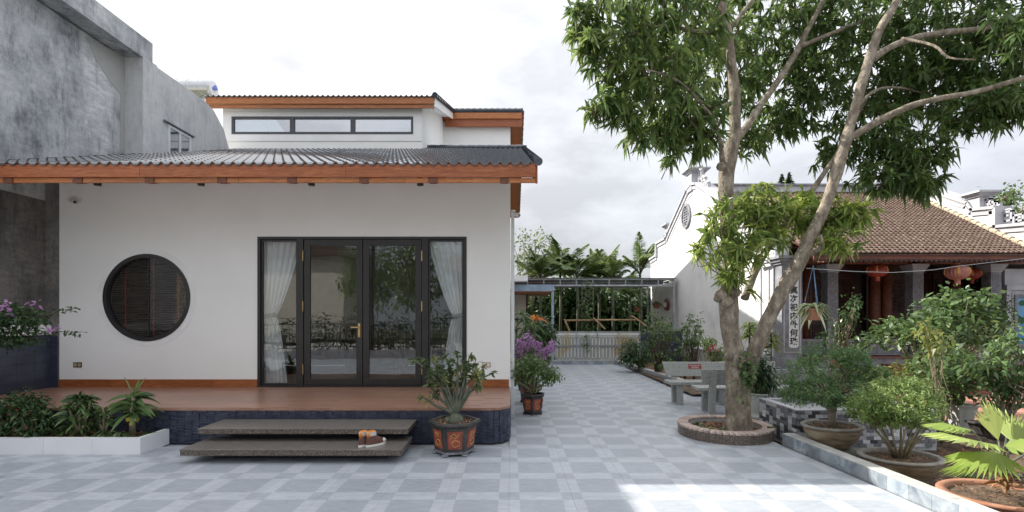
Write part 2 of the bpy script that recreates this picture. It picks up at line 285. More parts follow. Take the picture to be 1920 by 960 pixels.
# ================================================================ builders
ORG = {}
def P(px, py, D): return Vector(((px-CX)/F*D, D, EYE+(HY-py)/F*D))
def tag(o, label=None, cat=None, group=None, kind=None):
    if label: o['label'] = label
    if cat: o['category'] = cat
    if group: o['group'] = group
    if kind: o['kind'] = kind
    return o
def thing(name, loc, label, cat, group=None, rotz=0, local=False):
    o = bpy.data.objects.new(name, None); COL.objects.link(o); o.empty_display_size = .2
    o.location = loc; o.rotation_euler = (0, 0, rotz)
    ORG[o.name] = Vector((0, 0, 0)) if local else Vector(loc)
    return tag(o, label, cat, group)
def link(me, name, parent=None, loc=None):
    o = bpy.data.objects.new(name, me); COL.objects.link(o)
    if parent is not None:
        o.parent = parent; ORG[o.name] = ORG[parent.name]
    else: ORG[o.name] = Vector(loc or (0, 0, 0))
    return o
class MB:
    def __init__(s): s.v = []; s.f = []; s.mi = []; s.cur = 0
    def add(s, vs, fs):
        b = len(s.v); s.v.extend([tuple(p) for p in vs]); s.f.extend([tuple(i+b for i in f) for f in fs]); s.mi.extend([s.cur]*len(fs)); return s
    def box(s, x0, x1, y0, y1, z0, z1):
        x0, x1 = sorted((x0, x1)); y0, y1 = sorted((y0, y1)); z0, z1 = sorted((z0, z1))
        return s.add([(x0,y0,z0),(x1,y0,z0),(x1,y1,z0),(x0,y1,z0),(x0,y0,z1),(x1,y0,z1),(x1,y1,z1),(x0,y1,z1)],
                     [(0,3,2,1),(4,5,6,7),(0,1,5,4),(1,2,6,5),(2,3,7,6),(3,0,4,7)])
    def obox(s, c, ux, uy, uz):       # centre and three half vectors
        c, ux, uy, uz = map(Vector, (c, ux, uy, uz)); p = []
        for k in (-1, 1):
            for a, b in ((-1,-1),(1,-1),(1,1),(-1,1)): p.append(c+ux*a+uy*b+uz*k)
        return s.add(p, [(0,3,2,1),(4,5,6,7),(0,1,5,4),(1,2,6,5),(2,3,7,6),(3,0,4,7)])
    def prism(s, poly, axis, a0, a1):  # polygon in the two other axes, extruded along axis
        n = len(poly); vs = []
        for a in (a0, a1):
            for p in poly:
                q = list(p); q.insert(axis, a); vs.append(q)
        return s.add(vs, [tuple(range(n))[::-1], tuple(range(n, 2*n))]+[(i, (i+1) % n, n+(i+1) % n, n+i) for i in range(n)])
    def tube(s, pts, rad, n=8, cap=True, squash=None):
        pts = [Vector(p) for p in pts]; N = len(pts)
        if not hasattr(rad, '__len__'): rad = [rad]*N
        ref = Vector((0, 0, 1)); vs = []; prev = None
        for i, p in enumerate(pts):
            t = (pts[min(i+1, N-1)]-pts[max(i-1, 0)]).normalized()
            if prev is None:
                a = ref if abs(t.z) < .9 else Vector((0, 1, 0)); u = t.cross(a).normalized()
            else: u = (prev-t*prev.dot(t)).normalized()
            prev = u; w = t.cross(u)
            for k in range(n):
                an = 2*math.pi*k/n; vs.append(p+(u*math.cos(an)+w*math.sin(an))*rad[i])
        fs = [(i*n+k, i*n+(k+1) % n, (i+1)*n+(k+1) % n, (i+1)*n+k) for i in range(N-1) for k in range(n)]
        if cap: fs += [tuple(range(n))[::-1], tuple(range((N-1)*n, N*n))]
        return s.add(vs, fs)
    def lathe(s, prof, c=(0, 0, 0), n=24, sx=1, sy=1, a0=0, cap=True):
        vs = []; c = Vector(c)
        for r, z in prof:
            for k in range(n):
                an = 2*math.pi*k/n+a0; vs.append((c.x+r*sx*math.cos(an), c.y+r*sy*math.sin(an), c.z+z))
        N = len(prof)
        fs = [(i*n+k, i*n+(k+1) % n, (i+1)*n+(k+1) % n, (i+1)*n+k) for i in range(N-1) for k in range(n)]
        if cap: fs += [tuple(range(n))[::-1], tuple(range((N-1)*n, N*n))]
        return s.add(vs, fs)
    def mesh(s, name, mats, org=Vector((0, 0, 0)), smooth=False):
        me = bpy.data.meshes.new(name); me.from_pydata([tuple(Vector(p)-org) for p in s.v], [], s.f)
        for m in (mats if isinstance(mats, (list, tuple)) else [mats]): me.materials.append(M[m] if isinstance(m, str) else m)
        if any(s.mi): me.polygons.foreach_set('material_index', s.mi)
        if smooth: me.polygons.foreach_set('use_smooth', [True]*len(me.polygons))
        me.update(); return me
    def build(s, name, mats, parent=None, smooth=False, loc=None, bevel=0, kind=None, label=None):
        if parent is None and loc is None:
            a = np.array(s.v); loc = Vector(((a[:,0].min()+a[:,0].max())/2, (a[:,1].min()+a[:,1].max())/2, a[:,2].min()))
        org = ORG[parent.name] if parent is not None else Vector(loc)
        o = link(s.mesh(name, mats, org, smooth), name, parent, loc)
        if parent is None: o.location = loc
        if bevel:
            b = o.modifiers.new('bevel', 'BEVEL'); b.width = bevel; b.segments = 2; b.limit_method = 'ANGLE'; b.angle_limit = R(40)
        if kind: o['kind'] = kind
        if label: o['label'] = label
        return o
def part(name, mats, parent, fn, **k):
    b = MB(); fn(b); return b.build(name, mats, parent, **k)
def box(name, m, parent, *d, **k): b = MB(); b.box(*d); return b.build(name, m, parent, **k)
def copy_tree(o, parent=None):
    c = o.copy(); COL.objects.link(c); ORG[c.name] = ORG[o.name]
    if parent is not None: c.parent = parent
    for ch in [x for x in o.children]: copy_tree(ch, c)
    return c
# ---- leaves (numpy)
def norm(a): return a/np.maximum(np.linalg.norm(a, axis=1, keepdims=True), 1e-6)
class Leaves:
    def __init__(s): s.V = []; s.Fc = []; s.var = []; s.n = 0
    def add(s, p, d, Ln, W, droop=.3, nseg=3, shape='leaf', var=None, roll=.6, fold=0):
        p = np.atleast_2d(np.asarray(p, float)); N = len(p); d = norm(np.broadcast_to(np.atleast_2d(np.asarray(d, float)), (N, 3)).copy())
        Ln = np.broadcast_to(Ln, (N,)); W = np.broadcast_to(W, (N,)); droop = np.broadcast_to(droop, (N,))
        up = np.array([0, 0, 1.]); side = np.cross(d, up); bad = np.linalg.norm(side, axis=1) < .05; side[bad] = (1, 0, 0); side = norm(side)
        nrm = np.cross(side, d); a = rng.normal(0, roll, N)[:, None]; side = side*np.cos(a)+nrm*np.sin(a)
        st = []
        for j in range(nseg+1):
            t = j/nseg
            c = p+d*(Ln*t)[:, None]; c[:, 2] -= droop*Ln*t*t
            if shape == 'leaf': w = math.sin(math.pi*min(1, .06+t*.94)**.85) if t < 1 else .03
            elif shape == 'strap': w = min(1, .45+t*2.2) if t < .55 else max(.03, 1-((t-.55)/.45)**1.6)
            else: w = 1-.9*t
            w = max(w, .05); st.append(c+side*(W*w/2)[:, None]); st.append(c-side*(W*w/2)[:, None])
        V = np.stack(st, 1).reshape(-1, 3); k = 2*(nseg+1); base = (np.arange(N)*k)[:, None, None]+s.n
        q = np.array([[2*j, 2*j+1, 2*j+3, 2*j+2] for j in range(nseg)])[None]
        s.V.append(V); s.Fc.append((base+q).reshape(-1, 4)); s.n += len(V)
        if var is None: var = rng.random(N)
        s.var.append(np.repeat(np.clip(np.broadcast_to(var, (N,)), 0, 1), nseg)); return s
    def raw(s, V, Q, var):
        V = np.asarray(V, float); Q = np.asarray(Q); s.V.append(V); s.Fc.append(Q+s.n); s.n += len(V); s.var.append(np.broadcast_to(var, (len(Q),))); return s
    def build(s, name, m, parent=None, loc=None, kind=None, label=None):
        V = np.concatenate(s.V); Fq = np.concatenate(s.Fc); var = np.concatenate(s.var)
        if parent is None and loc is None: loc = Vector((*V.mean(0)[:2], V[:, 2].min()))
        org = ORG[parent.name] if parent is not None else Vector(loc); V = V-np.array(org)
        me = bpy.data.meshes.new(name); me.vertices.add(len(V)); me.vertices.foreach_set('co', V.astype(np.float32).ravel())
        me.loops.add(Fq.size); me.loops.foreach_set('vertex_index', Fq.ravel().astype(np.int32)); me.polygons.add(len(Fq))
        me.polygons.foreach_set('loop_start', np.arange(0, Fq.size, 4, dtype=np.int32)); me.polygons.foreach_set('loop_total', np.full(len(Fq), 4, np.int32))
        me.update(calc_edges=True); at = me.attributes.new('var', 'FLOAT', 'FACE'); at.data.foreach_set('value', var.astype(np.float32))
        me.polygons.foreach_set('use_smooth', np.ones(len(Fq), bool)); me.materials.append(M[m]); o = link(me, name, parent, loc)
        if parent is None: o.location = loc
        if kind: o['kind'] = kind
        if label: o['label'] = label
        return o
def sph(N):
    a = rng.normal(size=(N, 3)); return norm(a)
def in_ell(N, c, r, shell=.45):
    d = sph(N); rr = (shell+(1-shell)*rng.random(N)**.6)[:, None]; return np.array(c)+d*rr*np.array(r), d
def clumps(lv, c, r, ncl, per, ls, lw, spread=.08, droop=.35, up=.15, shell=.45, nseg=2, var0=0., var1=1., cut=None, shape='leaf'):
    """leaf clumps through an uneven ellipsoid"""
    cc_, d = in_ell(ncl, c, r, shell)
    if cut is not None: k = cut(cc_); cc_, d = cc_[k], d[k]
    n = len(cc_)
    if n == 0: return cc_
    p = np.repeat(cc_, per, 0)+rng.normal(0, spread, (n*per, 3))
    dd = norm(np.repeat(d, per, 0)*.8+rng.normal(0, .75, (n*per, 3))+np.array([0, 0, up]))
    v = np.repeat(rng.uniform(var0, var1, n), per)*.55+rng.uniform(var0, var1, n*per)*.45
    lv.add(p, dd, ls*rng.uniform(.65, 1.25, n*per), lw*rng.uniform(.75, 1.2, n*per), droop, nseg, shape, v); return cc_
def twigs(b, base, targets, r0, r1=.004, n=5, sag=0, wob=.04):
    base = Vector(base)
    for t in targets:
        t = Vector(t); m1 = base.lerp(t, .35)+Vector(rng.normal(0, wob, 3)); m1.z += abs(t.z-base.z)*.08; m2 = base.lerp(t, .7)+Vector(rng.normal(0, wob, 3))
        b.tube([base, m1, m2, t], [r0, r0*.75, r0*.45, r1], n)
def text_mesh(name, body, size, m, parent, loc, rot, extrude=.002, offset=0, align='CENTER'):
    cu = bpy.data.curves.new(name, 'FONT'); cu.body = body; cu.size = size; cu.extrude = extrude; cu.offset = offset; cu.align_x = align; cu.align_y = 'CENTER'
    t = bpy.data.objects.new('tmp_text', cu); COL.objects.link(t); dg = bpy.context.evaluated_depsgraph_get()
    me = bpy.data.meshes.new_from_object(t.evaluated_get(dg)); bpy.data.objects.remove(t); me.name = name; me.materials.clear(); me.materials.append(M[m])
    o = link(me, name, parent); o.location = Vector(loc)-ORG[parent.name]; o.rotation_euler = rot; return o
for nm, c in (('mosaic_dark', (.045, .048, .06)), ('mosaic_mid', (.15, .155, .175)), ('mosaic_light', (.42, .43, .45)), ('mosaic_white', (.60, .61, .62))):
    M[nm] = mat(nm, [tuple(x*.8 for x in c), tuple(x*1.15 for x in c)], scale=22, rough=.35, coord='w')
def piece(me, name, parent, pos, rotz=0, kind=None):
    o = bpy.data.objects.new(name, me); COL.objects.link(o); o.parent = parent; ORG[o.name] = ORG[parent.name]
    o.location = Vector(pos)-ORG[parent.name]; o.rotation_euler = (0, 0, rotz); return o
def unit_box(name, m, hx, hy, hz, ch=.0):
    b = MB()
    if ch:
        b.add([(-hx,-hy,-hz),(hx,-hy,-hz),(hx,hy,-hz),(-hx,hy,-hz),(-hx,-hy,hz-ch),(hx,-hy,hz-ch),(hx,hy,hz-ch),(-hx,hy,hz-ch),
               (-hx+ch,-hy+ch,hz),(hx-ch,-hy+ch,hz),(hx-ch,hy-ch,hz),(-hx+ch,hy-ch,hz)],
              [(0,3,2,1),(8,9,10,11)]+[(i,(i+1)%4,4+(i+1)%4,4+i) for i in range(4)]+[(4+i,4+(i+1)%4,8+(i+1)%4,8+i) for i in range(4)])
    else: b.box(-hx, hx, -hy, hy, -hz, hz)
    return b.mesh(name, m)
# ================================================================ SETTING
g = box('ground', 'earth', None, -300, 300, -60, 600, -1.2, -.30); tag(g, kind='structure')
# courtyard paving: bed sheet + single tiles close by, plain sheet farther off
PR = [(-14, -3.5), (3.86, -3.5), (3.80, 2.95), (3.72, 4.36), (3.62, 6.6), (3.60, 8.2), (5.9, 8.2), (5.9, 10.9), (4.28, 12.2), (3.86, 17.9), (-14, 17.9)]
def right_edge(y):
    pts = [p for p in PR[1:-1]]; best = 99
    for (x0, y0), (x1, y1) in zip(pts, pts[1:]):
        if min(y0, y1) <= y <= max(y0, y1) and y0 != y1: best = min(best, x0+(x1-x0)*(y-y0)/(y1-y0))
    return best
b = MB(); b.prism(PR, 2, -.30, -.022); pav = b.build('courtyard_paving', 'grout', None, loc=(0, 0, -.3)); pav['kind'] = 'structure'
tm = unit_box('paving_tile', 'tile_floor', .2994, .2994, .011, .001)
Y0 = 4.711-.6; ntile = 0
for k in range(12):
    yc = Y0+.6*k+.3
    for i in range(-20, 8):
        xc = -.012+.6*i+.3
        if xc+.3 > min(right_edge(yc-.29), right_edge(yc+.29)): continue
        if abs(xc) > 1.06*yc+.4: continue
        if yc > 6.7 and xc < .0: continue
        piece(tm, 'paving_tile', pav, (xc, yc, -.011)); ntile += 1
b = MB()   # remaining paving: cut tiles beside the kerbs, under the house edge and in the distance
YF = Y0+7.2
def rows(y0, y1, x0, x1f, step=.15):
    y = y0
    while y < y1-1e-6:
        ye = min(y+step, y1); xa = x0(y) if callable(x0) else x0; xr = min(right_edge(y+.001), right_edge(ye-.001)) if x1f is None else x1f
        if xr > xa: b.box(xa, xr, y, ye, -.021, -.0022)
        y = ye
rows(YF, 17.9, -1.6, None)
for k in range(12):
    yc = Y0+.6*k+.3; n = math.floor((min(right_edge(yc-.29), right_edge(yc+.29))+.012)/.6); xs = n*.6-.012
    rows(Y0+.6*k, Y0+.6*k+.6, xs, None)
b.box(-14, 3.80, -3.5, 2.9, -.021, -.0022); b.box(-14, 3.74, 2.9, Y0, -.021, -.0022)
o = b.build('paving_sheet', 'tile_floor', pav, kind='stuff')
# rear street behind the camera (seen only as reflections)
o = box('street', 'asphalt', None, -40, 40, -16, -3.7, -.3, -.12); o['kind'] = 'structure'
# garden soil, lumpy
def soil_sheet(name, x0, x1, y0, y1, z, amp, n=70, keep=None):
    V = []; Fq = []
    for j in range(n+1):
        for i in range(n+1):
            x = x0+(x1-x0)*i/n; y = y0+(y1-y0)*j/n
            V.append((x, y, z+amp*(math.sin(x*5.1+y*2)*math.sin(y*4.3-x)+.6*math.sin(x*13+1)*math.sin(y*11))))
    for j in range(n):
        for i in range(n): Fq.append((j*(n+1)+i, j*(n+1)+i+1, (j+1)*(n+1)+i+1, (j+1)*(n+1)+i))
    b = MB(); b.add(V, Fq); o = b.build(name, 'soil', None, smooth=True, loc=(0, 0, 0)); o['kind'] = 'structure'; return o
soil_sheet('garden_soil', 3.7, 16, .5, 8.15, -.17, .022)
soil_sheet('planting_bed', 3.9, 6.6, 10.6, 23.2, .045, .015, 40)
b = MB(); b.box(5.5, 22, 8.15, 12, -.3, -.012); rp_ = b.build('terrace_paving', 'grout', None, loc=(0, 0, -.3)); rp_['kind'] = 'structure'
um = unit_box('terrace_tile', 'red_tile', .247, .147, .012, .002)
for j in range(9):
    for i in range(26):
        x = 5.75+i*.5+(.25 if j % 2 else 0); y = 8.3+.3*j
        if x < 5.9 and y < 10.95: continue
        if (x-.25)*F/y+CX < 1560: continue
        if (x-.3)/y > 1.06: continue
        piece(um, 'terrace_tile', rp_, (x, y, 0))
# ---- kerbs
kerb = thing('garden_kerb', (3.7, 6.6, 0), 'tiled kerb running from the round brick planter to the lower right corner', 'kerb')
ka, kb = Vector((3.655, 6.62, 0)), Vector((3.84, 1.6, 0)); kd = (kb-ka).normalized(); kn = Vector((-kd.y, kd.x, 0)); kn = kn if kn.x > 0 else -kn
b = MB(); m_ = (ka+kb)/2+kn*.075; b.obox((m_.x, m_.y, -.02), kd*((kb-ka).length/2-.002), kn*.071, (0, 0, .142)); b.build('kerb_core', 'grout', kerb)
L1 = (kb-ka).length
fm = MB(); fm.obox((0, 0, 0), (.1235, 0, 0), (0, .004, 0), (0, 0, .071)); fm = fm.mesh('face_tile', 'kerb_tile')
tpm = MB(); tpm.obox((0, 0, 0), (.1985, 0, 0), (0, .078, 0), (0, 0, .006)); tpm = tpm.mesh('top_tile', 'kerb_top')
an = math.atan2(kd.y, kd.x)
for i in range(int(L1/.25)):
    p = ka+kd*(.125+.25*i); piece(fm, 'face_tile', kerb, (p.x, p.y, .068), an)
for i in range(int(L1/.4)):
    p = ka+kd*(.2+.4*i)+kn*.074; piece(tpm, 'top_tile', kerb, (p.x, p.y, .147), an)
k2 = thing('path_kerb', (3.9, 17.9, 0), 'blue grey tiled kerb bordering the bed along the far right side of the lane', 'kerb')
pts = [Vector((1.45, 17.93, 0)), Vector((3.83, 17.93, 0)), Vector((4.27, 12.1, 0)), Vector((5.85, 10.85, 0)), Vector((6.5, 10.85, 0))]
fm2 = MB(); fm2.obox((0, 0, 0), (.196, 0, 0), (0, .004, 0), (0, 0, .064)); fm2 = fm2.mesh('face_tile', 'kerb_tile')
b = MB(); bt = MB()
for p, q in zip(pts, pts[1:]):
    d = (q-p).normalized(); nn = Vector((-d.y, d.x, 0)); Lk = (q-p).length; m_ = (p+q)/2+nn*.08
    b.obox((m_.x, m_.y, 0), d*Lk/2, nn*.07, (0, 0, .12)); bt.obox((m_.x, m_.y, .1325), d*(Lk/2+.005), nn*.085, (0, 0, .008))
    for i in range(int(Lk/.4)):
        c = p+d*(.2+.4*i)+nn*.006; piece(fm2, 'face_tile', k2, (c.x, c.y, .058), math.atan2(d.y, d.x))
b.build('kerb_core', 'grout', k2); bt.build('kerb_top', 'kerb_top', k2)

# ================================================================ HOUSE
H = thing('house', (-4, 8.64, 0), 'white single storey house with charcoal tiled roofs, orange wood eaves and black glazed doors', 'house')
WY = 8.64; DZ = .482
def zat(py, D): return EYE+(HY-py)/F*D
DX0, DX1, DTOP = -4.427, -.766, zat(444, WY)      # door opening
RC = (-6.365, 2.052); RR = .76
def wallfn(b):
    top = 4.30; yb = WY+.22
    def seg(x0, x1, z0, z1): b.box(x0, x1, WY, yb, z0, z1)
    seg(DX0, DX1, DTOP, top); seg(DX1, 0, DZ, top); seg(-4.6, DX0, DZ, top); seg(-8.15, -7.9, DZ, top) if False else None
    x0, x1, z0, z1 = -7.9, -4.6, DZ, top; n = 64; ring = []; sq = []
    for k in range(n):
        a = 2*math.pi*k/n; ca, sa = math.cos(a), math.sin(a); ring.append((RC[0]+RR*ca, RC[1]+RR*sa))
        tx = ((x1-RC[0])/ca if ca > 0 else (x0-RC[0])/ca) if abs(ca) > 1e-6 else 1e9; tz = ((z1-RC[1])/sa if sa > 0 else (z0-RC[1])/sa) if abs(sa) > 1e-6 else 1e9
        t = min(tx, tz); sq.append((RC[0]+t*ca, RC[1]+t*sa))
    vs = [(p[0], WY, p[1]) for p in ring]+[(p[0], WY, p[1]) for p in sq]+[(p[0], yb, p[1]) for p in ring]
    fs = []
    for k in range(n):
        j = (k+1) % n; fs.append((k, n+k, n+j, j)); fs.append((k, j, 2*n+j, 2*n+k))
    for cx_, cz in ((x0, z0), (x1, z0), (x1, z1), (x0, z1)):   # corners
        ds = [((p[0]-cx_)**2+(p[1]-cz)**2, k) for k, p in enumerate(sq)]; 
        cand = [k for k in range(n) if (abs(sq[k][0]-x0) < 1e-6 or abs(sq[k][0]-x1) < 1e-6) != (abs(sq[(k+1) % n][0]-x0) < 1e-6 or abs(sq[(k+1) % n][0]-x1) < 1e-6)]
        k = min(cand, key=lambda k: ds[k][0]); vs.append((cx_, WY, cz)); fs.append((n+k, len(vs)-1, n+(k+1) % n))
    b.add(vs, fs); b.box(x0, x1, yb, yb+.01, top-.3, top)
part('front_wall', 'white', H, wallfn)
part('side_wall', 'white', H, lambda b: b.prism([(WY+.2202, 0), (26, 0), (26, 7.1), (19.0, 9.15), (18.999, 6.5), (15.3, 6.75), (WY+.2202, 4.28)], 0, -.22, 0))
box('side_wall', 'white', H, -7.9, -7.7, WY+.2202, 15.2, .47, 4.2)
# interior
def roomfn(b):
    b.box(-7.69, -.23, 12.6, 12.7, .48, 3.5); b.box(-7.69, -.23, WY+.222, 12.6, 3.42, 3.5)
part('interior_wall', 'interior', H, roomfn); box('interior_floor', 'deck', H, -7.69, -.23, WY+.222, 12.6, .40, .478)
# skirting tiles
sk = MB(); sk.box(-.4485, .4485, -.006, .006, -.0685, .0685); sk = sk.mesh('skirting_tile', 'skirt')
for x in [-7.45, -6.55, -5.65, -4.88-.0]:
    if x == -4.88: piece(unit_box('skirting_tile', 'skirt', .384, .006, .0685), 'skirting_tile', H, (-4.814, WY-.007, DZ+.070))
    else: piece(sk, 'skirting_tile', H, (x, WY-.007, DZ+.070))
piece(unit_box('skirting_tile', 'skirt', .36, .006, .0685), 'skirting_tile', H, (-.385, WY-.007, DZ+.070))
# deck with a rounded outer corner
def corner_poly(x0, x1, y0, y1, r, n=8):
    pts = [(x0, y1), (x0, y0)]
    for k in range(n+1):
        a = -math.pi/2+math.pi/2*k/n; pts.append((x1-r+r*math.cos(a), y0+r+r*math.sin(a)))
    pts.append((x1, y1)); return pts
dpoly = corner_poly(-8.4, 0, 6.66, WY-.001, .30)
part('deck_floor', 'deck', H, lambda b: b.prism(dpoly, 2, DZ-.035, DZ-.0025))
pk = unit_box('deck_plank', 'deck', .4485, .0735, .002, .0008)
for j in range(13):
    y = 6.70+.149*(j+.5); x = -8.35+.449+(0, .3, .6)[j % 3]-.45
    while x < -.02-.449-(.26 if j < 2 else 0):
        piece(pk, 'deck_plank', H, (x, y, DZ-.0012)); x += .90
part('deck_core', 'grout_dark', H, lambda b: b.prism(corner_poly(-8.4, -.022, 6.685, WY-.002, .28), 2, -.02, DZ-.036))
# stacked split-stone strips on the riser
def riserfn(b):
    path = []; x = -8.4; 
    while x < -.30: path.append(((x, 6.685), (0, -1))); x += .1
    n = 6
    for k in range(n+1):
        a = -math.pi/2+math.pi/2*k/n; path.append(((-.302+.28*math.cos(a), 6.965+.28*math.sin(a)), (math.cos(a), math.sin(a))))
    y = 7.05
    while y < 8.6: path.append(((-.022, y), (1, 0))); y += .1
    for j, ((p, nn), (q, n2)) in enumerate(zip(path, path[1:])):
        w = math.dist(p, q); c = ((p[0]+q[0])/2, (p[1]+q[1])/2); t = ((q[0]-p[0])/w, (q[1]-p[1])/w); nm = ((nn[0]+n2[0])/2, (nn[1]+n2[1])/2)
        off = random.uniform(0, .02)
        for r in range(21):
            z = .004+r*.0212+(.0106 if j % 2 else 0)
            if z > .435: continue
            pr = random.uniform(.008, .020); b.obox((c[0]+nm[0]*pr/2, c[1]+nm[1]*pr/2, z+.0095), (t[0]*(w/2-.002), t[1]*(w/2-.002), random.uniform(-.001, .001)), (nm[0]*pr, nm[1]*pr, 0), (0, 0, .0088))
part('split_stone_cladding', 'navy', H, riserfn, kind='stuff')
# round window
def ring(b, r0, r1, y0, y1, c=RC, n=72):
    vs = []
    for r, y in ((r0, y0), (r1, y0), (r1, y1), (r0, y1)):
        for k in range(n):
            a = 2*math.pi*k/n; vs.append((c[0]+r*math.cos(a), y, c[1]+r*math.sin(a)))
    b.add(vs, [(i*n+k, i*n+(k+1) % n, ((i+1) % 4)*n+(k+1) % n, ((i+1) % 4)*n+k) for i in range(4) for k in range(n)])
part('round_surround', 'white_trim', H, lambda b: ring(b, .755, .865, WY-.006, WY+.01), smooth=False)
rw = part('round_window', 'black_metal', H, lambda b: (ring(b, .698, .765, WY-.018, WY+.08), b.box(RC[0]-.007, RC[0]+.007, WY+.03, WY+.05, RC[1]-.68, RC[1]+.68)))
def disc(b, r, y, c=RC, n=48): b.lathe([(r, -.003), (r, .003)], (0, 0, 0), n); 
b = MB(); n = 56; vs = [(RC[0]+.699*math.cos(2*math.pi*k/n), y, RC[1]+.699*math.sin(2*math.pi*k/n)) for y in (WY+.045, WY+.051) for k in range(n)]
b.add(vs, [tuple(range(n)), tuple(range(n, 2*n))[::-1]]); b.build('pane', 'glass_dark', rw)
bl = thing('venetian_blind', (RC[0], WY+.16, RC[1]+.7), 'dark slatted blind with brown tapes hanging behind the round window', 'blind')
b = MB(); z = RC[1]-.70
while z < RC[1]+.70: b.obox((RC[0], WY+.16, z), (.74, 0, 0), (0, .018, .012), (0, 0, .0012)); z += .042
b.build('slat', 'blind', bl, kind='stuff')
for dx in (-.48, .02, .46): box('tape', 'blind_tape', bl, RC[0]+dx-.015, RC[0]+dx+.015, WY+.135, WY+.138, RC[1]-.7, RC[1]+.7)
# glazed door front
FD = part('door_frame', 'black_metal', H, lambda b: [b.box(DX0, DX1, WY-.012, WY+.10, DTOP-.045, DTOP), b.box(DX0, DX1, WY-.012, WY+.10, DZ, DZ+.035),
    b.box(DX0, DX0+.05, WY-.012, WY+.10, DZ+.035, DTOP-.045), b.box(DX1-.05, DX1, WY-.012, WY+.10, DZ+.035, DTOP-.045)]+
    [b.box(x-.055, x+.055, WY-.014, WY+.10, DZ+.035, DTOP-.045) for x in ((563-CX)/F*WY, (797-CX)/F*WY)])
def sash(x0, x1, z0, z1, fr, nm, y=WY):
    o = part(nm, 'black_metal', H, lambda b: (b.box(x0, x1, y, y+.05, z1-fr, z1), b.box(x0, x1, y, y+.05, z0, z0+fr), b.box(x0, x0+fr, y, y+.05, z0+fr, z1-fr), b.box(x1-fr, x1, y, y+.05, z0+fr, z1-fr)), bevel=.003)
    box('pane', 'glass', o, x0+fr-.005, x1-fr+.005, y+.022, y+.028, z0+fr-.005, z1-fr+.005); return o
xa, xb, xm = (570-CX)/F*WY, (790-CX)/F*WY, (680-CX)/F*WY
dl = sash(xa, xm-.006, DZ+.04, DTOP-.05, .105, 'door_leaf'); dr = sash(xm+.006, xb, DZ+.04, DTOP-.05, .105, 'door_leaf')
sash(DX0+.052, (557-CX)/F*WY, DZ+.04, DTOP-.05, .028, 'side_light', WY+.02); sash((803-CX)/F*WY, DX1-.052, DZ+.04, DTOP-.05, .028, 'side_light', WY+.02)
hx = xm-.06
part('handle', 'brass', dl, lambda b: (b.box(hx-.02, hx+.02, WY-.012, WY-.001, 1.36, 1.60), b.tube([(hx, WY-.012, 1.53), (hx, WY-.05, 1.53), (hx-.13, WY-.055, 1.53)], .011, 8)))
for o, x in ((dl, xa-.012), (dr, xb+.012)):
    for z in (1.05-.25, 2.10-.2, 2.9-.12):
        part('hinge', 'brass', o, lambda b: b.tube([(x, WY-.022, z-.09), (x, WY-.022, z+.09)], .010, 8))
# sockets, downlights
def socket(px, py, m, lab):
    p = P(px, py, WY); o = box('socket', m, H, p.x-.075, p.x+.075, WY-.012, WY-.0005, p.z-.045, p.z+.045, bevel=.004, label=lab)
    for dx in (-.035, .035): box('socket_face', 'socket_frame' if m == 'socket_dark' else 'plastic_white', o, p.x+dx-.025, p.x+dx+.025, WY-.016, WY-.0122, p.z-.028, p.z+.028)
socket(146, 684, 'socket_dark', 'dark double socket low on the wall'); socket(912, 684, 'socket_frame', 'beige double socket low on the wall')
# ---- lower roof
EY, EZ, SL = 7.2, 3.93, .370; RY = 15.4; RZ = EZ+SL*(RY-EY); XL, XR = -8.05, .40
def wave_roof(b, x0, x1, y0, z0, y1, sl, wv=.150, amp=.028, course=.34, sub=8, xr=None):
    nw = int((x1-x0)/wv*sub); yy = y0; first = True; k = 0
    ln = course/math.sqrt(1+sl*sl)
    while yy < y1-1e-3:
        ye = min(yy+ln, y1); vs = []; 
        for (y, dz) in ((yy, .030), (ye, .004)):
            for i in range(nw+1):
                x = x0+(x1-x0)*i/nw; ph = 2*math.pi*x/wv
                z = z0+(y-y0)*sl+amp*(math.cos(ph)*.8+.2*math.cos(2*ph))+dz; vs.append((x, y, z))
        m = nw+1
        low = [(p[0], p[1]-.002, p[2]-.03) for p in vs[:m]]
        b.add(vs+low, [(i, i+1, m+i+1, m+i) for i in range(nw)]+[(2*m+i, 2*m+i+1, i+1, i) for i in range(nw)]); yy = ye; k += 1
b = MB(); wave_roof(b, XL, XR, EY+.31, EZ+.31*SL, RY, SL); b.build('roof_tiles', 'tile_roof', H, smooth=False, kind='stuff')
# eave course, tile by tile
et = MB(); wv = .150; sub = 10; vs = []
for (y, dz) in ((0, .030), (.335, .006)):
    for i in range(sub+1):
        x = wv*i/sub; ph = 2*math.pi*x/wv; vs.append((x+(.001 if i == 0 else 0), y, y*SL+.028*(math.cos(ph)*.8+.2*math.cos(2*ph))+dz))
m = sub+1; low = [(p[0], p[1], p[2]-.022) for p in vs]
et.add(vs+low, [(i, i+1, m+i+1, m+i) for i in range(sub)]+[(2*m+i, 2*m+i+1, i+1, i) for i in range(sub)]+[(2*m+i+1, 2*m+i, 3*m+i, 3*m+i+1) for i in range(sub)]); et = et.mesh('eave_tile', 'tile_roof', smooth=False)
x = math.ceil(XL/.15)*.15
while x < XR-.1: piece(et, 'eave_tile', H, (x, EY, EZ)); x += .15
def slab(b, x0, x1, y0, z0, y1, z1, t): b.add([(x0,y0,z0),(x1,y0,z0),(x1,y1,z1),(x0,y1,z1),(x0,y0,z0-t),(x1,y0,z0-t),(x1,y1,z1-t),(x0,y1,z1-t)], [(0,1,2,3),(4,7,6,5),(0,4,5,1),(1,5,6,2),(2,6,7,3),(3,7,4,0)])
part('roof_deck', 'wood_pale', H, lambda b: slab(b, XL, XR-.03, EY+.06, EZ-.02, RY, RZ-.02, .05))
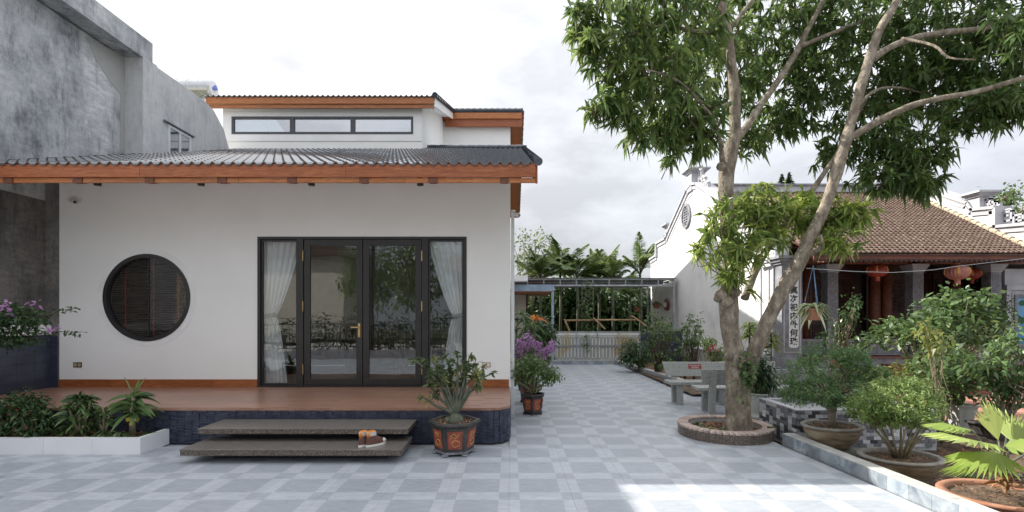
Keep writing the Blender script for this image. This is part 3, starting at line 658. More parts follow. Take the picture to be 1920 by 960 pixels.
for x0_, x1_ in ((XL, -5.43), (-5.427, -2.41), (-2.407, XR-.03)): box('eave_board', 'wood', H, x0_, x1_, EY+.02, EY+.055+random.uniform(0, .002), 3.76, 3.958, bevel=.003)
for x0_, x1_ in ((XL, -6.3), (-6.297, -4.0), (-3.997, -1.55), (-1.547, XR-.032)): box('eave_board', 'wood_pale', H, x0_, x1_, EY+.06+random.uniform(0, .002), EY+.10, 3.69, 3.759, bevel=.003)
part('barge_board', 'wood', H, lambda b: slab(b, XR-.028, XR, EY+.05, EZ-.0, RY, RZ-.0, .26))
for px in (15, 145, 280, 416, 547, 682, 812, 946):
    xx = (px-CX)/F*(EY+.05); box('rafter_end', 'wood_end', H, xx-.067, xx+.067, EY+.045, EY+.0599, 3.678, 3.7598)
    part('rafter', 'wood', H, lambda b: slab(b, xx-.05, xx+.05, EY+.101, 3.80, WY+.1, 3.80+SL*(WY-EY), .12))
for px in (183, 377, 584, 788):
    p = P(px, 342, EY+.35); part('downlight', 'black_metal', H, lambda b: (b.lathe([(.045, -.05), (.05, -.045), (.05, .06)], p, 16)))
# rake tiles on the right
for i in range(26):
    y = EY-.02+i*.318; z = EZ+.055+SL*(i*.318); part('rake_tile', 'tile_blue', H, lambda b: b.tube([(XR+.01, y, z-.01), (XR+.012, y+.335, z-.01+SL*.335)], [.062, .050], 10), smooth=False)
part('ridge_cap', 'tile_blue', H, lambda b: [b.tube([(-3.1+i*.30, RY+.02, RZ+.05), (-3.1+i*.30+.31, RY+.02, RZ+.05)], [.085, .075], 10) for i in range(12)])
part('flat_roof', 'concrete_plain', H, lambda b: b.box(-7.7, -.001, RY+.02, 20.1, RZ-.5, RZ-.35))
# ---- clerestory
CWY = 14.5; cx0, cx1 = (418-CX)/F*CWY, (792-CX)/F*CWY; ez2 = 8.06; ey2 = 14.2; sl2 = .318; ry2 = 18.85; rz2 = ez2+sl2*(ry2-ey2)
wx0, wx1, wz0, wz1 = (435-CX)/F*CWY, (775-CX)/F*CWY, zat(252, CWY), zat(219, CWY)
def clw(b):
    y1 = CWY+.2; zt = ez2+sl2*.3-.14; zb = RZ-.6
    b.box(cx0, wx0, CWY, y1, zb, zt); b.box(wx1, cx1, CWY, y1, zb, zt); b.box(wx0, wx1, CWY, y1, zb, wz0); b.box(wx0, wx1, CWY, y1, wz1, zt)
part('clerestory_wall', 'white', H, clw)
part('clerestory_side_wall', 'white', H, lambda b: b.prism([(CWY+.201, RZ-.6), (19.0, RZ-.6), (19.0, rz2-.3), (ry2-.15, rz2-.25), (CWY+.201, ez2+sl2*.5-.17)], 0, cx1-.2, cx1-.001))
box('rear_wall', 'white', H, cx1+.0, -.001, 19.0, 19.2, RZ-.6, rz2-.3)
bw = .10; part('window_surround', 'white_trim', H, lambda b: (b.box(wx0-.42*.6, wx1+.25, CWY-.02, CWY-.0005, wz1+.0, wz1+.14), b.box(wx0-.25, wx1+.25, CWY-.02, CWY-.0005, wz0-.20, wz0), b.box(wx0-.25, wx0, CWY-.02, CWY-.0005, wz0+.0002, wz1-.0002), b.box(wx1, wx1+.25, CWY-.02, CWY-.0005, wz0+.0002, wz1-.0002)))
t3 = (wx1-wx0)/3
for i in range(3):
    a = wx0+i*t3; c = a+t3; f = .065
    o = part('window', 'grey_metal', H, lambda b: (b.box(a, c, CWY-.03, CWY+.06, wz1-f, wz1), b.box(a, c, CWY-.03, CWY+.06, wz0, wz0+f), b.box(a, a+f, CWY-.03, CWY+.06, wz0+f, wz1-f), b.box(c-f, c, CWY-.03, CWY+.06, wz0+f, wz1-f)))
    box('pane', 'glass_roof', o, a+f, c-f, CWY+.01, CWY+.02, wz0+f, wz1-f)
ux0, ux1 = (378-CX)/F*ey2, -2.18
b = MB(); wave_roof(b, ux0, ux1, ey2, ez2, ry2, sl2, amp=.026); b.build('roof_tiles', 'tile_roof', H, kind='stuff')
part('roof_deck', 'white_trim', H, lambda b: slab(b, ux0+.05, ux1-.03, ey2+.08, ez2-.025, ry2-.0, rz2-.025-.02, .14))
box('eave_board', 'wood_pale', H, ux0+.1, ux1-.02, ey2+.03, ey2+.07, ez2-.19, ez2+.005, bevel=.003); box('eave_board', 'wood_pale', H, ux0+.11, ux1-.021, ey2+.071, ey2+.11, ez2-.30, ez2-.191, bevel=.003)
part('barge_board', 'white_trim', H, lambda b: slab(b, ux1-.028, ux1, ey2+.06, ez2-.0, ry2, rz2-.0, .26))
for i in range(14):
    y = ey2-.03+i*.335; part('rake_tile', 'tile_blue', H, lambda b: b.tube([(ux1+.01, y, ez2+.03+sl2*i*.335), (ux1+.01, y+.35, ez2+.03+sl2*(i*.335+.35))], [.085, .062], 10))
for i in range(12):
    x = -2.25+i*.226; part('ridge_tile', 'tile_blue', H, lambda b: b.tube([(x, ry2-.03, rz2+.04), (x+.245, ry2-.03, rz2+.04)], [.085, .110], 12))
rx = .455; 
box('ridge_board', 'wood_pale', H, -2.5, rx-.02, ry2-.12, ry2-.06, rz2-.28, rz2-.06); box('ridge_board', 'wood', H, -2.5, rx-.0, ry2-.058, ry2+.02, rz2-.56, rz2-.02)

# rear slope, underside timber, running down behind
ye, ze = 26.7, 7.25
part('rear_roof_deck', 'wood', H, lambda b: slab(b, -9, rx-.02, ry2+.022, rz2-.10, ye, ze+.1, .14))
part('rear_barge_board', 'wood', H, lambda b: slab(b, rx-.019, rx+.012, ry2+.021, rz2-.02, ye, ze+.16, .30))
sl3 = (ze+.16-rz2)/(ye-ry2)
part('rear_roof_tiles', 'tile_roof', H, lambda b: slab(b, -9, rx, ry2+.03, rz2+.02, ye, ze+.22, .05))
for i in range(24):
    y = ry2+i*.33; part('rake_tile', 'tile_blue', H, lambda b: b.tube([(rx+.02, y, rz2+.03+sl3*i*.33), (rx+.02, y+.345, rz2+.03+sl3*(i*.33+.345))], [.062, .05], 8))
part('rear_fascia', 'wood', H, lambda b: b.box(-9, rx, ye+.001, ye+.04, ze-.15, ze+.2))
box('rainwater_pipe', 'plastic_white', H, .012, .07, WY+.05, WY+.11, 0, 3.6)
# ---- cameras
def cctv(p, lab, sx=1):
    t = thing('security_camera', p, lab, 'camera'); p = Vector(p)
    part('mount', 'plastic_white', t, lambda b: (b.lathe([(.04, -.0), (.04, .02)], p+Vector((0, 0, .06)), 12), b.tube([p+Vector((0, 0, .07)), p+Vector((.0, -.03, .0)), p+Vector((.03*sx, -.05, 0))], .012, 8)))
    part('body', 'plastic_white', t, lambda b: b.tube([p+Vector((-.02*sx, -.04, .015)), p+Vector((.11*sx, -.10, -.03))], [.034, .036], 12))
    part('lens', 'black_metal', t, lambda b: b.tube([p+Vector((.111*sx, -.1005, -.0305)), p+Vector((.118*sx, -.104, -.033))], [.028, .024], 12))
cctv(P(138, 378, WY-.02), 'small white security camera on the facade above the round window'); cctv(P(962, 405, 8.72)+Vector((.0, 0, .02)), 'white security camera on the corner of the house under the side eave')
# ---- curtains
def curtain(x0, x1, z0, z1, tie, pull, lab, flip):
    t = thing('curtain', ((x0+x1)/2, WY+.16, z0), lab, 'curtain', 'curtains behind the side lights')
    nx, nz = 60, 40; vs = []; zt = tie
    for j in range(nz+1):
        z = z0+(z1-z0)*j/nz
        if z > zt: k = ((z-zt)/(z1-zt)); w = .30+.70*k**.75
        else: k = (zt-z)/(zt-z0); w = .30+.32*k**.6
        for i in range(nx+1):
            s = i/nx; W = (x1-x0)*w; x = (x0+s*W) if not flip else (x1-(1-s)*W)
            sh = .10*(1-abs(z-zt)/2) if z > zt else .05
            y = WY+.15+.028*math.sin(s*34+.6*math.sin(z*2.2))*(.6+.4*w)+.01*math.sin(s*71+z)
            vs.append((x, y, z))
    b = MB(); b.add(vs, [(j*(nx+1)+i, j*(nx+1)+i+1, (j+1)*(nx+1)+i+1, (j+1)*(nx+1)+i) for j in range(nz) for i in range(nx)])
    b.build('fabric', 'curtain', t, smooth=True)
    w = (x1-x0)*.32; xx = (x0-.01, x0+w) if not flip else (x1-w, x1+.01); part('tieback', 'blue_print', t, lambda b: b.obox(((xx[0]+xx[1])/2, WY+.15, zt), ((xx[1]-xx[0])/2, 0, .02), (0, .05, 0), (0, 0, .035)))
M['curtain'] = leafmat('white_sheer_curtain', (.84, .85, .86), (.84, .85, .86), (.84, .85, .86), .2, .8)
tz = zat(592, WY+.15)
curtain(-4.39, -3.72, DZ+.03, DTOP-.06, tz, 0, 'white curtain tied to the left in the left side light', False)
curtain(-1.47, -.82, DZ+.03, DTOP-.06, tz, 0, 'white curtain tied to the right in the right side light', True)
# dim furniture inside
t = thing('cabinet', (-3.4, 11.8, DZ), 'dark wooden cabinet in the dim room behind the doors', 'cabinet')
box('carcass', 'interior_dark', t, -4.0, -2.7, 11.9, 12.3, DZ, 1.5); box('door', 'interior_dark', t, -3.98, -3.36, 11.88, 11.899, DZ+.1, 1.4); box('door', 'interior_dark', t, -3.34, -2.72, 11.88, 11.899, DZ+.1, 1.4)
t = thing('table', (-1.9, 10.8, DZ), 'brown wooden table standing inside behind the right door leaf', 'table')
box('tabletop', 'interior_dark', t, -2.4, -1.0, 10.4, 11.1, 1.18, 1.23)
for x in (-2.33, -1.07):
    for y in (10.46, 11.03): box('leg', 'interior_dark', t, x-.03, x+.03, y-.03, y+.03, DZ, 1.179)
# ---- granite steps
S = thing('granite_steps', (-2.57, 6.2, 0), 'two floating brown granite slabs stepping up to the wooden deck', 'steps')
def slabstep(x0, x1, y0, y1, z0, z1): 
    o = box('step', 'granite', S, x0, x1, y0, y1, z0, z1-.012, bevel=.004)
    box('tread', 'granite_top', o, x0-.008, x1+.008, y0-.008, y1, z1-.0118, z1, bevel=.003)
slabstep(-3.86, -1.27, 6.10, 6.655, .262, .33); slabstep(-3.84, -1.27, 5.73, 6.36, .097, .17)
box('support', 'grout_dark', S, -3.6, -1.5, 5.98, 6.62, -.02, .0965); box('support', 'grout_dark', S, -3.6, -1.5, 6.37, 6.64, .0967, .2615)
# ---- sneakers
def sneaker(loc, rz, lab):
    t = thing('sneaker', loc, lab, 'shoe', 'sneakers on the lower step', rz, local=True)
    n = 18
    def outline(s):  # toe towards +y, length .29
        pts = []
        for k in range(n):
            a = 2*math.pi*k/n; y = -math.cos(a)*.145; w = .040+.012*math.sin((y+.145)/.29*math.pi*.9)+(.006 if y > .04 else 0)
            pts.append((math.sin(a)*w*s*(1 if abs(y) < .13 else 1), y*(.98 if s < 1 else 1)))
        return pts
    b = MB(); b.prism(outline(1.0), 2, .0, .030); b.build('sole', 'rubber', t, bevel=.004)
    prof = [(.029, 1, 0, 1), (.05, .97, 0, .98), (.075, .9, -.012, .85), (.10, .80, -.045, .62), (.13, .70, -.06, .46), (.165, .72, -.068, .45), (.18, .74, -.07, .46)]
    def up(b, i0, i1, sc=1.):
        vs = []; rowsn = prof[i0:i1+1]
        for z, sx, oy, sy in rowsn:
            for (x, y) in outline(.97): vs.append((x*sx*sc, y*sy*sc+oy, z))
        b.add(vs, [(i*n+k, i*n+(k+1) % n, (i+1)*n+(k+1) % n, (i+1)*n+k) for i in range(len(rowsn)-1) for k in range(n)])
    part('upper', 'suede', t, lambda b: up(b, 0, 4), smooth=True); part('collar', 'cream_leather', t, lambda b: up(b, 4, 6, 1.02), smooth=True)
    part('lining', 'orange_lining', t, lambda b: b.lathe([(.03, .12), (.034, .176), (.022, .19), (.018, .14)], (0, -.070, 0), 14, 1, 1.9, cap=True), smooth=True)
    part('toe_cap', 'cream_leather', t, lambda b: b.lathe([(.048, 0), (.046, .03), (.03, .045), (.005, .05)], (0, .088, .028), 14, .98, 1.15), smooth=True)
    part('laces', 'black_lace', t, lambda b: [b.tube([(-.03, .03-k*.022, .082+k*.012), (0, .035-k*.022, .092+k*.013), (.03, .03-k*.022, .082+k*.012)], .004, 5) for k in range(4)])
sneaker((-1.725, 5.93, .17), R(-25), 'left brown and cream high top sneaker with orange lining on the lower step'); sneaker((-1.615, 5.92, .17), R(-38), 'right brown and cream high top sneaker, its cream toe showing, on the lower step')

# ================================================================ LEFT NEIGHBOUR
N = thing('neighbour_building', (-8.2, 9, 0), 'tall weathered grey concrete building with a heavy roof beam at the left edge', 'building')
box('wall', 'concrete', N, -8.6, -8.15, 6.2, 10.42, 3.75, 7.16); box('wall', 'concrete_stain', N, -8.6, -8.151, 6.2, 10.42, 0, 3.749)
part('wall', 'concrete_plain', N, lambda b: b.prism([(10.421, 2), (13.9, 2), (13.9, 5.6), (13.7, 6.2), (13.35, 6.8), (12.9, 7.12), (12.5, 7.2), (10.421, 7.2)], 0, -8.6, -7.76))
box('roof_beam', 'concrete', N, -8.6, -7.76, 6.2, 10.70, 7.201, 7.64); box('roof_slab', 'concrete_plain', N, -8.6, -7.80, 10.701, 10.9, 7.201, 7.26)
def patchfn(b):
    pts = [(160, 70), (240, 108), (243, 281), (225, 283), (226, 178), (203, 148), (180, 112), (168, 84)]
    q = []
    for px, py in pts: D = 8.145*F/(CX-px); q.append((D, EYE+(HY-py)/F*D))
    b.prism(q, 0, -8.152, -8.142)
part('plaster_patch', 'plaster', N, patchfn)
def nw(b):
    y0, y1 = (7.76*F/(CX-313)), (7.76*F/(CX-356)); b.box(-7.775, -7.745, y0, y1, 5.35, 6.1-.0)
y0, y1 = 7.76*F/(CX-314), 7.76*F/(CX-357)
wnd = part('window', 'plastic_white', N, lambda b: (b.box(-7.78, -7.735, y0, y1, 6.02, 6.08), b.box(-7.78, -7.735, y0, y0+.06, 5.2, 6.02), b.box(-7.78, -7.735, y1-.06, y1, 5.2, 6.02), b.box(-7.78, -7.735, (y0+y1)/2-.03, (y0+y1)/2+.03, 5.2, 6.02)))
box('pane', 'glass_roof', wnd, -7.765, -7.75, y0+.06, y1-.06, 5.2, 6.02); box('window_hood', 'stone', N, -7.76, -7.70, y0-.15, y1+.1, 6.10, 6.125)
# low tiled boundary wall with pale coping
T = thing('tiled_boundary_wall', (-8.05, 6, 0), 'low wall of navy tiles under a pale coping beside the deck at the left', 'wall')
box('wall_core', 'grout_dark', T, -8.149, -8.03, 3, 8.62, 0, 1.40)
cop = [unit_box('coping', 'white_trim', .07, .399, .088)]
for k in range(7): piece(cop[0], 'coping', T, (-8.07, 3.4+.8*k-.0, 1.492))
nt = unit_box('navy_tile', 'navy_flat', .007, .1485, .0735)
for k in range(14):
    for j in range(6 if True else 0):
        piece(nt, 'navy_tile', T, (-8.022, 5.0+.3*k-.44+(.0), DZ+.075+j*.15) if True else None)
nt2 = unit_box('navy_tile', 'navy_flat', .055, .007, .0735)
for j in range(6): piece(nt2, 'navy_tile', T, (-7.965, 8.615, DZ+.075+j*.15))
box('wall_return', 'concrete_stain', N, -8.15, -7.901, 8.64, 8.9, 0, 4.2)
# water tank
t = thing('water_tank', (-9.7, 16, 6.5), 'stainless steel water tank with a blue printed end cap above the neighbouring wall', 'tank')
tc0 = P(401, 167, 16)
def tankfn(b):
    n = 24; prof = [(0, .0), (.30, .0), (.33, -.05), (.33, -1.5), (.30, -1.55), (0, -1.55)]
    for r, dx in prof: pass
    b.tube([tc0+Vector((x, .25*abs(x)*0, 0)) for x in (-1.5, -1.45, -.06, 0)], [.25, .30, .30, .26], 24)
    for x in (-1.1, -.75, -.4): b.tube([tc0+Vector((x, 0, 0)), tc0+Vector((x+.03, 0, 0))], [.307, .307], 24)
part('tank', 'steel_tank', t, tankfn, smooth=False)
part('end_cap', 'white_trim', t, lambda b: b.tube([tc0+Vector((.001, 0, 0)), tc0+Vector((.02, 0, 0)), tc0+Vector((.035, -.0, 0))], [.255, .23, .1], 24))
part('end_cap_print', 'tank_blue', t, lambda b: b.tube([tc0+Vector((.022, -.05, .05)), tc0+Vector((.042, -.06, .06))], [.15, .12], 5))
part('stand', 'gal', t, lambda b: [b.tube([tc0+Vector((x, y, -.28)), tc0+Vector((x, y*1.3, -2))], .025, 6) for x in (-1.2, -.2) for y in (-.2, .2)])
# ================================================================ TEMPLE
T = thing('temple', (10, 12.5, 0), 'grey stone temple with brown tiled roof, carved wooden doors and stepped white gables', 'temple')
GX = 6.6; GR = 14.1; FZ = .72; CY = 12.6
prof_r = [(12.3, 3.62), (13.35, 3.66), (13.35, 4.2), (14.35, 4.3), (14.35, 4.86), (15.05, 4.95), (15.2, 5.19), (17.45, 6.40), (17.9, 6.50)]
prof_l = [(18.4, 6.39), (20.6, 5.19), (20.86, 5.01), (22.2, 4.98), (22.2, 4.45), (23.2, 4.38)]
prof = prof_r+prof_l
def gable(x0, x1, nm):
    part('gable_wall', 'temple_white', T, lambda b: b.prism([(12.3, 0)]+prof+[(23.2, 0)], 0, x0, x1))
    s = -1 if nm == 'l' else 1; xo = (x0 if s < 0 else x1)
    # raised coping that steps along the top of the gable
    def cop(b):
        xm, hw = (x0+x1)/2, (x1-x0)/2
        for (a, c), (d, e) in zip(prof, prof[1:]):
            dv = Vector((0, d-a, e-c)); Ld = dv.length; dv.normalize(); nz = Vector((0, -dv.z, dv.y)); nz = nz if (nz.z > 0 or (abs(nz.z) < 1e-6 and nz.y < 0)) else -nz
            m = Vector((xm, (a+d)/2, (c+e)/2))
            b.obox(m+nz*.045, dv*(Ld/2+.03), (hw+.09, 0, 0), nz*.042)
            b.obox(m-nz*.10, dv*(Ld/2-.0), (hw+.045, 0, 0), nz*.05)
            if s < 0: b.obox(m-nz*.30, dv*(Ld/2-.05), (hw+.018, 0, 0), nz*.022)
    part('coping', 'stone_light', T, cop)
gable(GX, GX+.35, 'l'); gable(GR, GR+.35, 'r')
def pier(x, y, z0, z1, w=.2):
    def f(b):
        b.box(x-w, x+w, y-w, y+w, z0, z1-.16); b.box(x-w-.05, x+w+.05, y-w-.05, y+w+.05, z1-.16, z1-.11)
        b.box(x-w-.10, x+w+.10, y-w-.10, y+w+.10, z1-.11, z1-.06); b.box(x-w-.16, x+w+.16, y-w-.16, y+w+.16, z1-.06, z1)
    part('gable_pier', 'stone_light', T, f)
def scroll(x, y0, z0, w, h, s=1, sl=0):
    """pierced fretwork crest: a frame of square spirals and a curl"""
    def f(b):
        t = .026
        def bar(ya, za, yb, zb):
            b.obox((x, (ya+yb)/2, (za+zb)/2), (.045, 0, 0), Vector((0, (yb-ya)/2+math.copysign(t, yb-ya)*(yb != ya), (zb-za)/2+math.copysign(t, zb-za)*(zb != za))) if (ya != yb or za != zb) else (0, t, 0), Vector((0, -(zb-za), (yb-ya))).normalized()*t)
        def path(pp):
            pp = [(y0+s*w*u, z0+h*v+sl*w*u) for u, v in pp]
            for (a, c), (d, e) in zip(pp, pp[1:]): bar(a, c, d, e)
        path([(.02, .05), (.02, .95), (.30, .95), (.30, .35), (.12, .35), (.12, .7), (.2, .7)])
        path([(.38, .05), (.38, .6), (.66, .6), (.66, .2), (.48, .2), (.48, .42), (.57, .42)])
        path([(.74, .05), (.74, .4), (.96, .4), (.96, .12), (.82, .12), (.82, .27)])
        path([(0, .0), (1, .0)])
        b.tube([(x, y0+s*w*u, z0+h*v) for u, v in ((.02, .95), (.1, 1.12), (.24, 1.12), (.3, 1.0), (.22, .95))], .03, 6)
    part('fretwork_crest', 'stone_light', T, f)
for X in (GX+.175, GR+.175):
    pier(X, 18.05, 6.3, 7.1, .24); pier(X, 15.0, 4.9, 5.50, .19); pier(X, 20.75, 5.0, 5.62, .19)
    scroll(X, 14.8, 4.98, .5, .0, -1) if False else None
    scroll(X, 14.78, 4.38+.52, .42, .34, -1); scroll(X, 14.3, 4.33, .9, .42, -1); scroll(X, 13.3, 3.74, .9, .42, -1)
    scroll(X, 21.0, 5.08, 1.1, .42, 1); scroll(X, 22.3, 4.52, .85, .42, 1); scroll(X, 17.7, 6.52, .9, .55, -1, -.5); scroll(X, 18.4, 6.42, .8, .5, 1, -.5)
# round fretted medallion on the gable
mc_ = Vector((GX-.02, 6.6*F/(1288-CX), 0)); mc_.z = EYE+(HY-405)/F*mc_.y
def med(b):
    n = 36
    def rr(r0, r1, xa, xb):
        vs = []
        for r, x in ((r0, xa), (r1, xa), (r1, xb), (r0, xb)):
            for k in range(n): a = 2*math.pi*k/n; vs.append((mc_.x+x, mc_.y+r*math.cos(a), mc_.z+r*math.sin(a)))
        b.add(vs, [(i*n+k, i*n+(k+1) % n, ((i+1) % 4)*n+(k+1) % n, ((i+1) % 4)*n+k) for i in range(4) for k in range(n)])
    rr(.36, .46, -.05, .03)
    for k in range(-3, 4):
        z = k*.095; w = math.sqrt(max(.0, .36**2-z*z))-.02
        if k % 2: b.box(mc_.x-.035, mc_.x+.01, mc_.y-w, mc_.y-.05, mc_.z+z-.022, mc_.z+z+.022); b.box(mc_.x-.035, mc_.x+.01, mc_.y+.05, mc_.y+w, mc_.z+z-.022, mc_.z+z+.022)
        else: b.box(mc_.x-.035, mc_.x+.01, mc_.y-w*.8, mc_.y+w*.8, mc_.z+z-.022, mc_.z+z+.022)
    for y in (-.2, 0, .2): b.box(mc_.x-.034, mc_.x+.01, mc_.y+y-.022, mc_.y+y+.022, mc_.z-.26, mc_.z+.26)
part('medallion', 'stone', T, med)
part('medallion_ground', 'stone_panel', T, lambda b: b.tube([(mc_.x+.012, mc_.y, mc_.z), (mc_.x+.03, mc_.y, mc_.z)], .38, 28))
box('plinth', 'old_plinth', T, GX-.22, GX-.001, 12.9, 23.1, -.2, .62); box('plinth_cap', 'stone_light', T, GX-.26, GX-.0012, 12.9, 23.1, .621, .65)
# ---- podium, steps
box('podium', 'stone', T, GX+.36, 22, CY-.35, 23.2, -.2, FZ-.02); box('veranda_floor', 'red_step', T, GX+.361, 22, CY-.42, 23.2, FZ-.019, FZ)
for i in range(4): box('step', 'red_step', T, 9.2, 22, CY-.42-.32*(i+1), CY-.3502, -.10, FZ-.165*(i+1), bevel=.006)
# ---- front corner pier with inscription
fx0, fx1, fy = GX, GX+.50, 12.0
part('corner_pier', 'stone', T, lambda b: [b.box(fx0-.0, fx1, fy, fy+.32, FZ, 3.0), b.box(fx0-.05, fx1+.05, fy-.05, fy+.35, 3.001, 3.06), b.box(fx0-.10, fx1+.10, fy-.10, fy+.36, 3.061, 3.13),
    b.box(fx0-.16, fx1+.16, fy-.16, fy+.37, 3.131, 3.20), b.box(fx0-.06, fx1+.06, fy-.06, fy+.34, .50, FZ-.001), b.box(fx0-.14, fx1+.14, fy-.14, fy+.35, .36, .499), b.box(fx0-.22, fx1+.22, fy-.22, fy+.36, -.1, .359)])
def frame(b, x0, x1, z0, z1, y, t=.03, d=.012):
    for q in ((x0, x1, z0, z0+t), (x0, x1, z1-t, z1), (x0, x0+t, z0+t, z1-t), (x1-t, x1, z0+t, z1-t)): b.box(q[0], q[1], y-d, y-.0003, q[2], q[3])
part('pier_moulding', 'stone_light', T, lambda b: (frame(b, fx0+.04, fx1-.04, FZ+.12, 2.85, fy), [b.box(GX-.03, GX-.001, a, a+.05, .75, 3.0) for a in (12.33, 12.55, 12.95)], [b.box(GX-.10, GX-.001, 12.33, 12.9, z, z+.07) for z in (.68, 2.99, 3.10)]))
px0, px1 = (1479-CX)/F*fy, (1497-CX)/F*fy; pz0, pz1 = zat(652, fy), zat(490, fy); pc = (px0+px1)/2
def oct_(x0, x1, z0, z1, c): return [(x0+c, z0), (x1-c, z0), (x1, z0+c), (x1, z1-c), (x1-c, z1), (x0+c, z1), (x0, z1-c), (x0, z0+c)]
def octp(b, x0, x1, z0, z1, c, ya, yb):
    pl = [(x, z) for x, z in oct_(x0, x1, z0, z1, c)]; b.prism([(p[0], p[1]) for p in pl], 1, ya, yb)
plq = part('inscription_panel', 'white_trim', T, lambda b: octp(b, px0, px1, pz0, pz1, .04, fy-.012, fy-.0005))
chars = '真次祀内外何珠'
for i, ch in enumerate(chars):
    yy = [545, 561, 577, 593, 609, 625, 641][i]
    text_mesh('character', ch, .195, 'black_metal', plq, (pc, fy-.0135, zat(yy, fy)), (R(90), 0, 0), .0015, .006)
# ---- columns
def column(cx):
    w = .135; y0, y1 = CY, CY+.27
    c = part('column', 'stone', T, lambda b: b.box(cx-w, cx+w, y0, y1, FZ+.45, 2.90), bevel=.006)
    part('relief_panel', 'stone_panel', c, lambda b: (b.box(cx-w+.035, cx+w-.035, y0-.006, y0-.0004, FZ+.55, 2.80), b.box(cx-w-.006, cx-w-.0004, y0+.035, y1-.035, FZ+.55, 2.80)))
    part('capital', 'stone_light', c, lambda b: [b.box(cx-w-a, cx+w+a, y0-a, y1+a, z, z+h) for a, z, h in ((.015, 2.861, .035), (.035, 2.901, .05), (.06, 2.952, .05), (.085, 3.003, .06))])
    part('column_base', 'stone', c, lambda b: [b.box(cx-w-a, cx+w+a, y0-a, y1+a, z, z+h) for a, z, h in ((.02, FZ+.40, .049), (.06, FZ+.30, .099), (.03, FZ+.12, .179), (.10, FZ+.0, .119))])
cols = [(1562-CX)/F*CY, (1722-CX)/F*CY, (1868-CX)/F*CY]
for c in cols: column(c)
# low carved balustrade between pier and columns
def balu(x0, x1):
    o = part('balustrade', 'stone', T, lambda b: (b.box(x0, x1, CY+.03, CY+.2, FZ+.02, FZ+.36), b.box(x0, x1, CY-.01, CY+.24, FZ+.361, FZ+.43)))
    n = 2
    for i in range(n):
        a = x0+(x1-x0)*i/n+.06; c = x0+(x1-x0)*(i+1)/n-.06
        part('relief_panel', 'stone_panel', o, lambda b: [b.box(a, c, CY+.018, CY+.0296, FZ+.07, FZ+.33)]+[b.tube([(a+(c-a)*(.1+.8*t/8), CY+.012, FZ+.2+.07*math.sin(t*1.4)) for t in range(9)], .018, 6)])
balu(fx1+.0, cols[0]-.24); balu(cols[0]+.24, cols[1]-.24)
# ---- timber front
box('inner_wall', 'dark_wood', T, GX+.36, GR-.001, 14.3, 14.4, FZ, 3.9); box('veranda_ceiling', 'dark_wood', T, GX+.36, GR-.001, 12.2, 14.299, 3.42, 3.46)
box('lintel', 'temple_beam', T, GX+.36, GR-.001, CY+.06, CY+.22, 3.08, 3.30); box('lintel', 'dark_wood', T, GX+.36, GR-.001, 14.15, 14.29, 3.0, 3.3)
x = GX+.75; i = 0
while x < GR-.6:
    d = part('door_panel', 'dark_wood', T, lambda b: (b.box(x, x+.60, 14.24, 14.299, FZ+.12, 2.95), [b.box(x+a, x+a+.06, 14.21, 14.2399, FZ+.12, 2.95) for a in (0, .54)], [b.box(x+.061, x+.539, 14.213, 14.2399, z, z+.06) for z in (FZ+.121, FZ+.8, 1.75, 2.83)]))
    part('carving', 'dark_relief', d, lambda b: (b.box(x+.08, x+.52, 14.222, 14.2398, 1.83, 2.81), b.box(x+.08, x+.52, 14.222, 14.2398, FZ+.2, FZ+.78), [b.tube([(x+.12+.18*((k+j) % 3), 14.215, 1.9+.11*k), (x+.2+.15*((k+j) % 2), 14.21, 1.95+.11*k)], .022, 5) for k in range(8) for j in range(2)]))
    i += 1; x += .64
    if i % 4 == 0: x += .34
for px in (1508, 1640, 1662, 1790):
    xx = (px-CX)/F*13.7; part('timber_column', 'temple_beam', T, lambda b: b.lathe([(.12, FZ+.12), (.135, 1.7), (.125, 3.4)], (xx, 13.7, 0), 20), smooth=True); part('column_base', 'stone', T, lambda b: b.lathe([(.19, 0), (.2, .06), (.15, .12)], (xx, 13.7, FZ), 20))
# carved eave board and brackets
RX0, ey, ez, ryd, rzd = GX+.36, 11.25, 3.17, 17.8, 6.22
def redge(y): return 12.0+(y-11.3)*.335
part('eave_board', 'temple_beam', T, lambda b: b.box(RX0, redge(ey)+.0, ey+.06, ey+.10, ez-.13, ez-.03))
def fringe(b):
    x = RX0
    while x < redge(ey)-.1: b.prism([(x, ez-.131), (x+.11, ez-.131), (x+.10, ez-.17), (x+.055, ez-.195), (x+.01, ez-.17)], 1, ey+.065, ey+.09); x += .115
part('eave_fringe', 'dark_relief', T, fringe, kind='stuff')
for c in cols+[GX+.7]:
    part('bracket', 'temple_beam', T, lambda b: b.prism([(ey+.12, ez-.10), (ey+.12, ez-.20), (ey+.5, ez-.14), (CY+.05, 3.10), (CY+.05, 3.3)], 0, c-.07, c+.07))
box('eave_purlin', 'temple_beam', T, RX0, redge(ey)-.2, 11.75, 11.87, ez-.0, ez+.10)
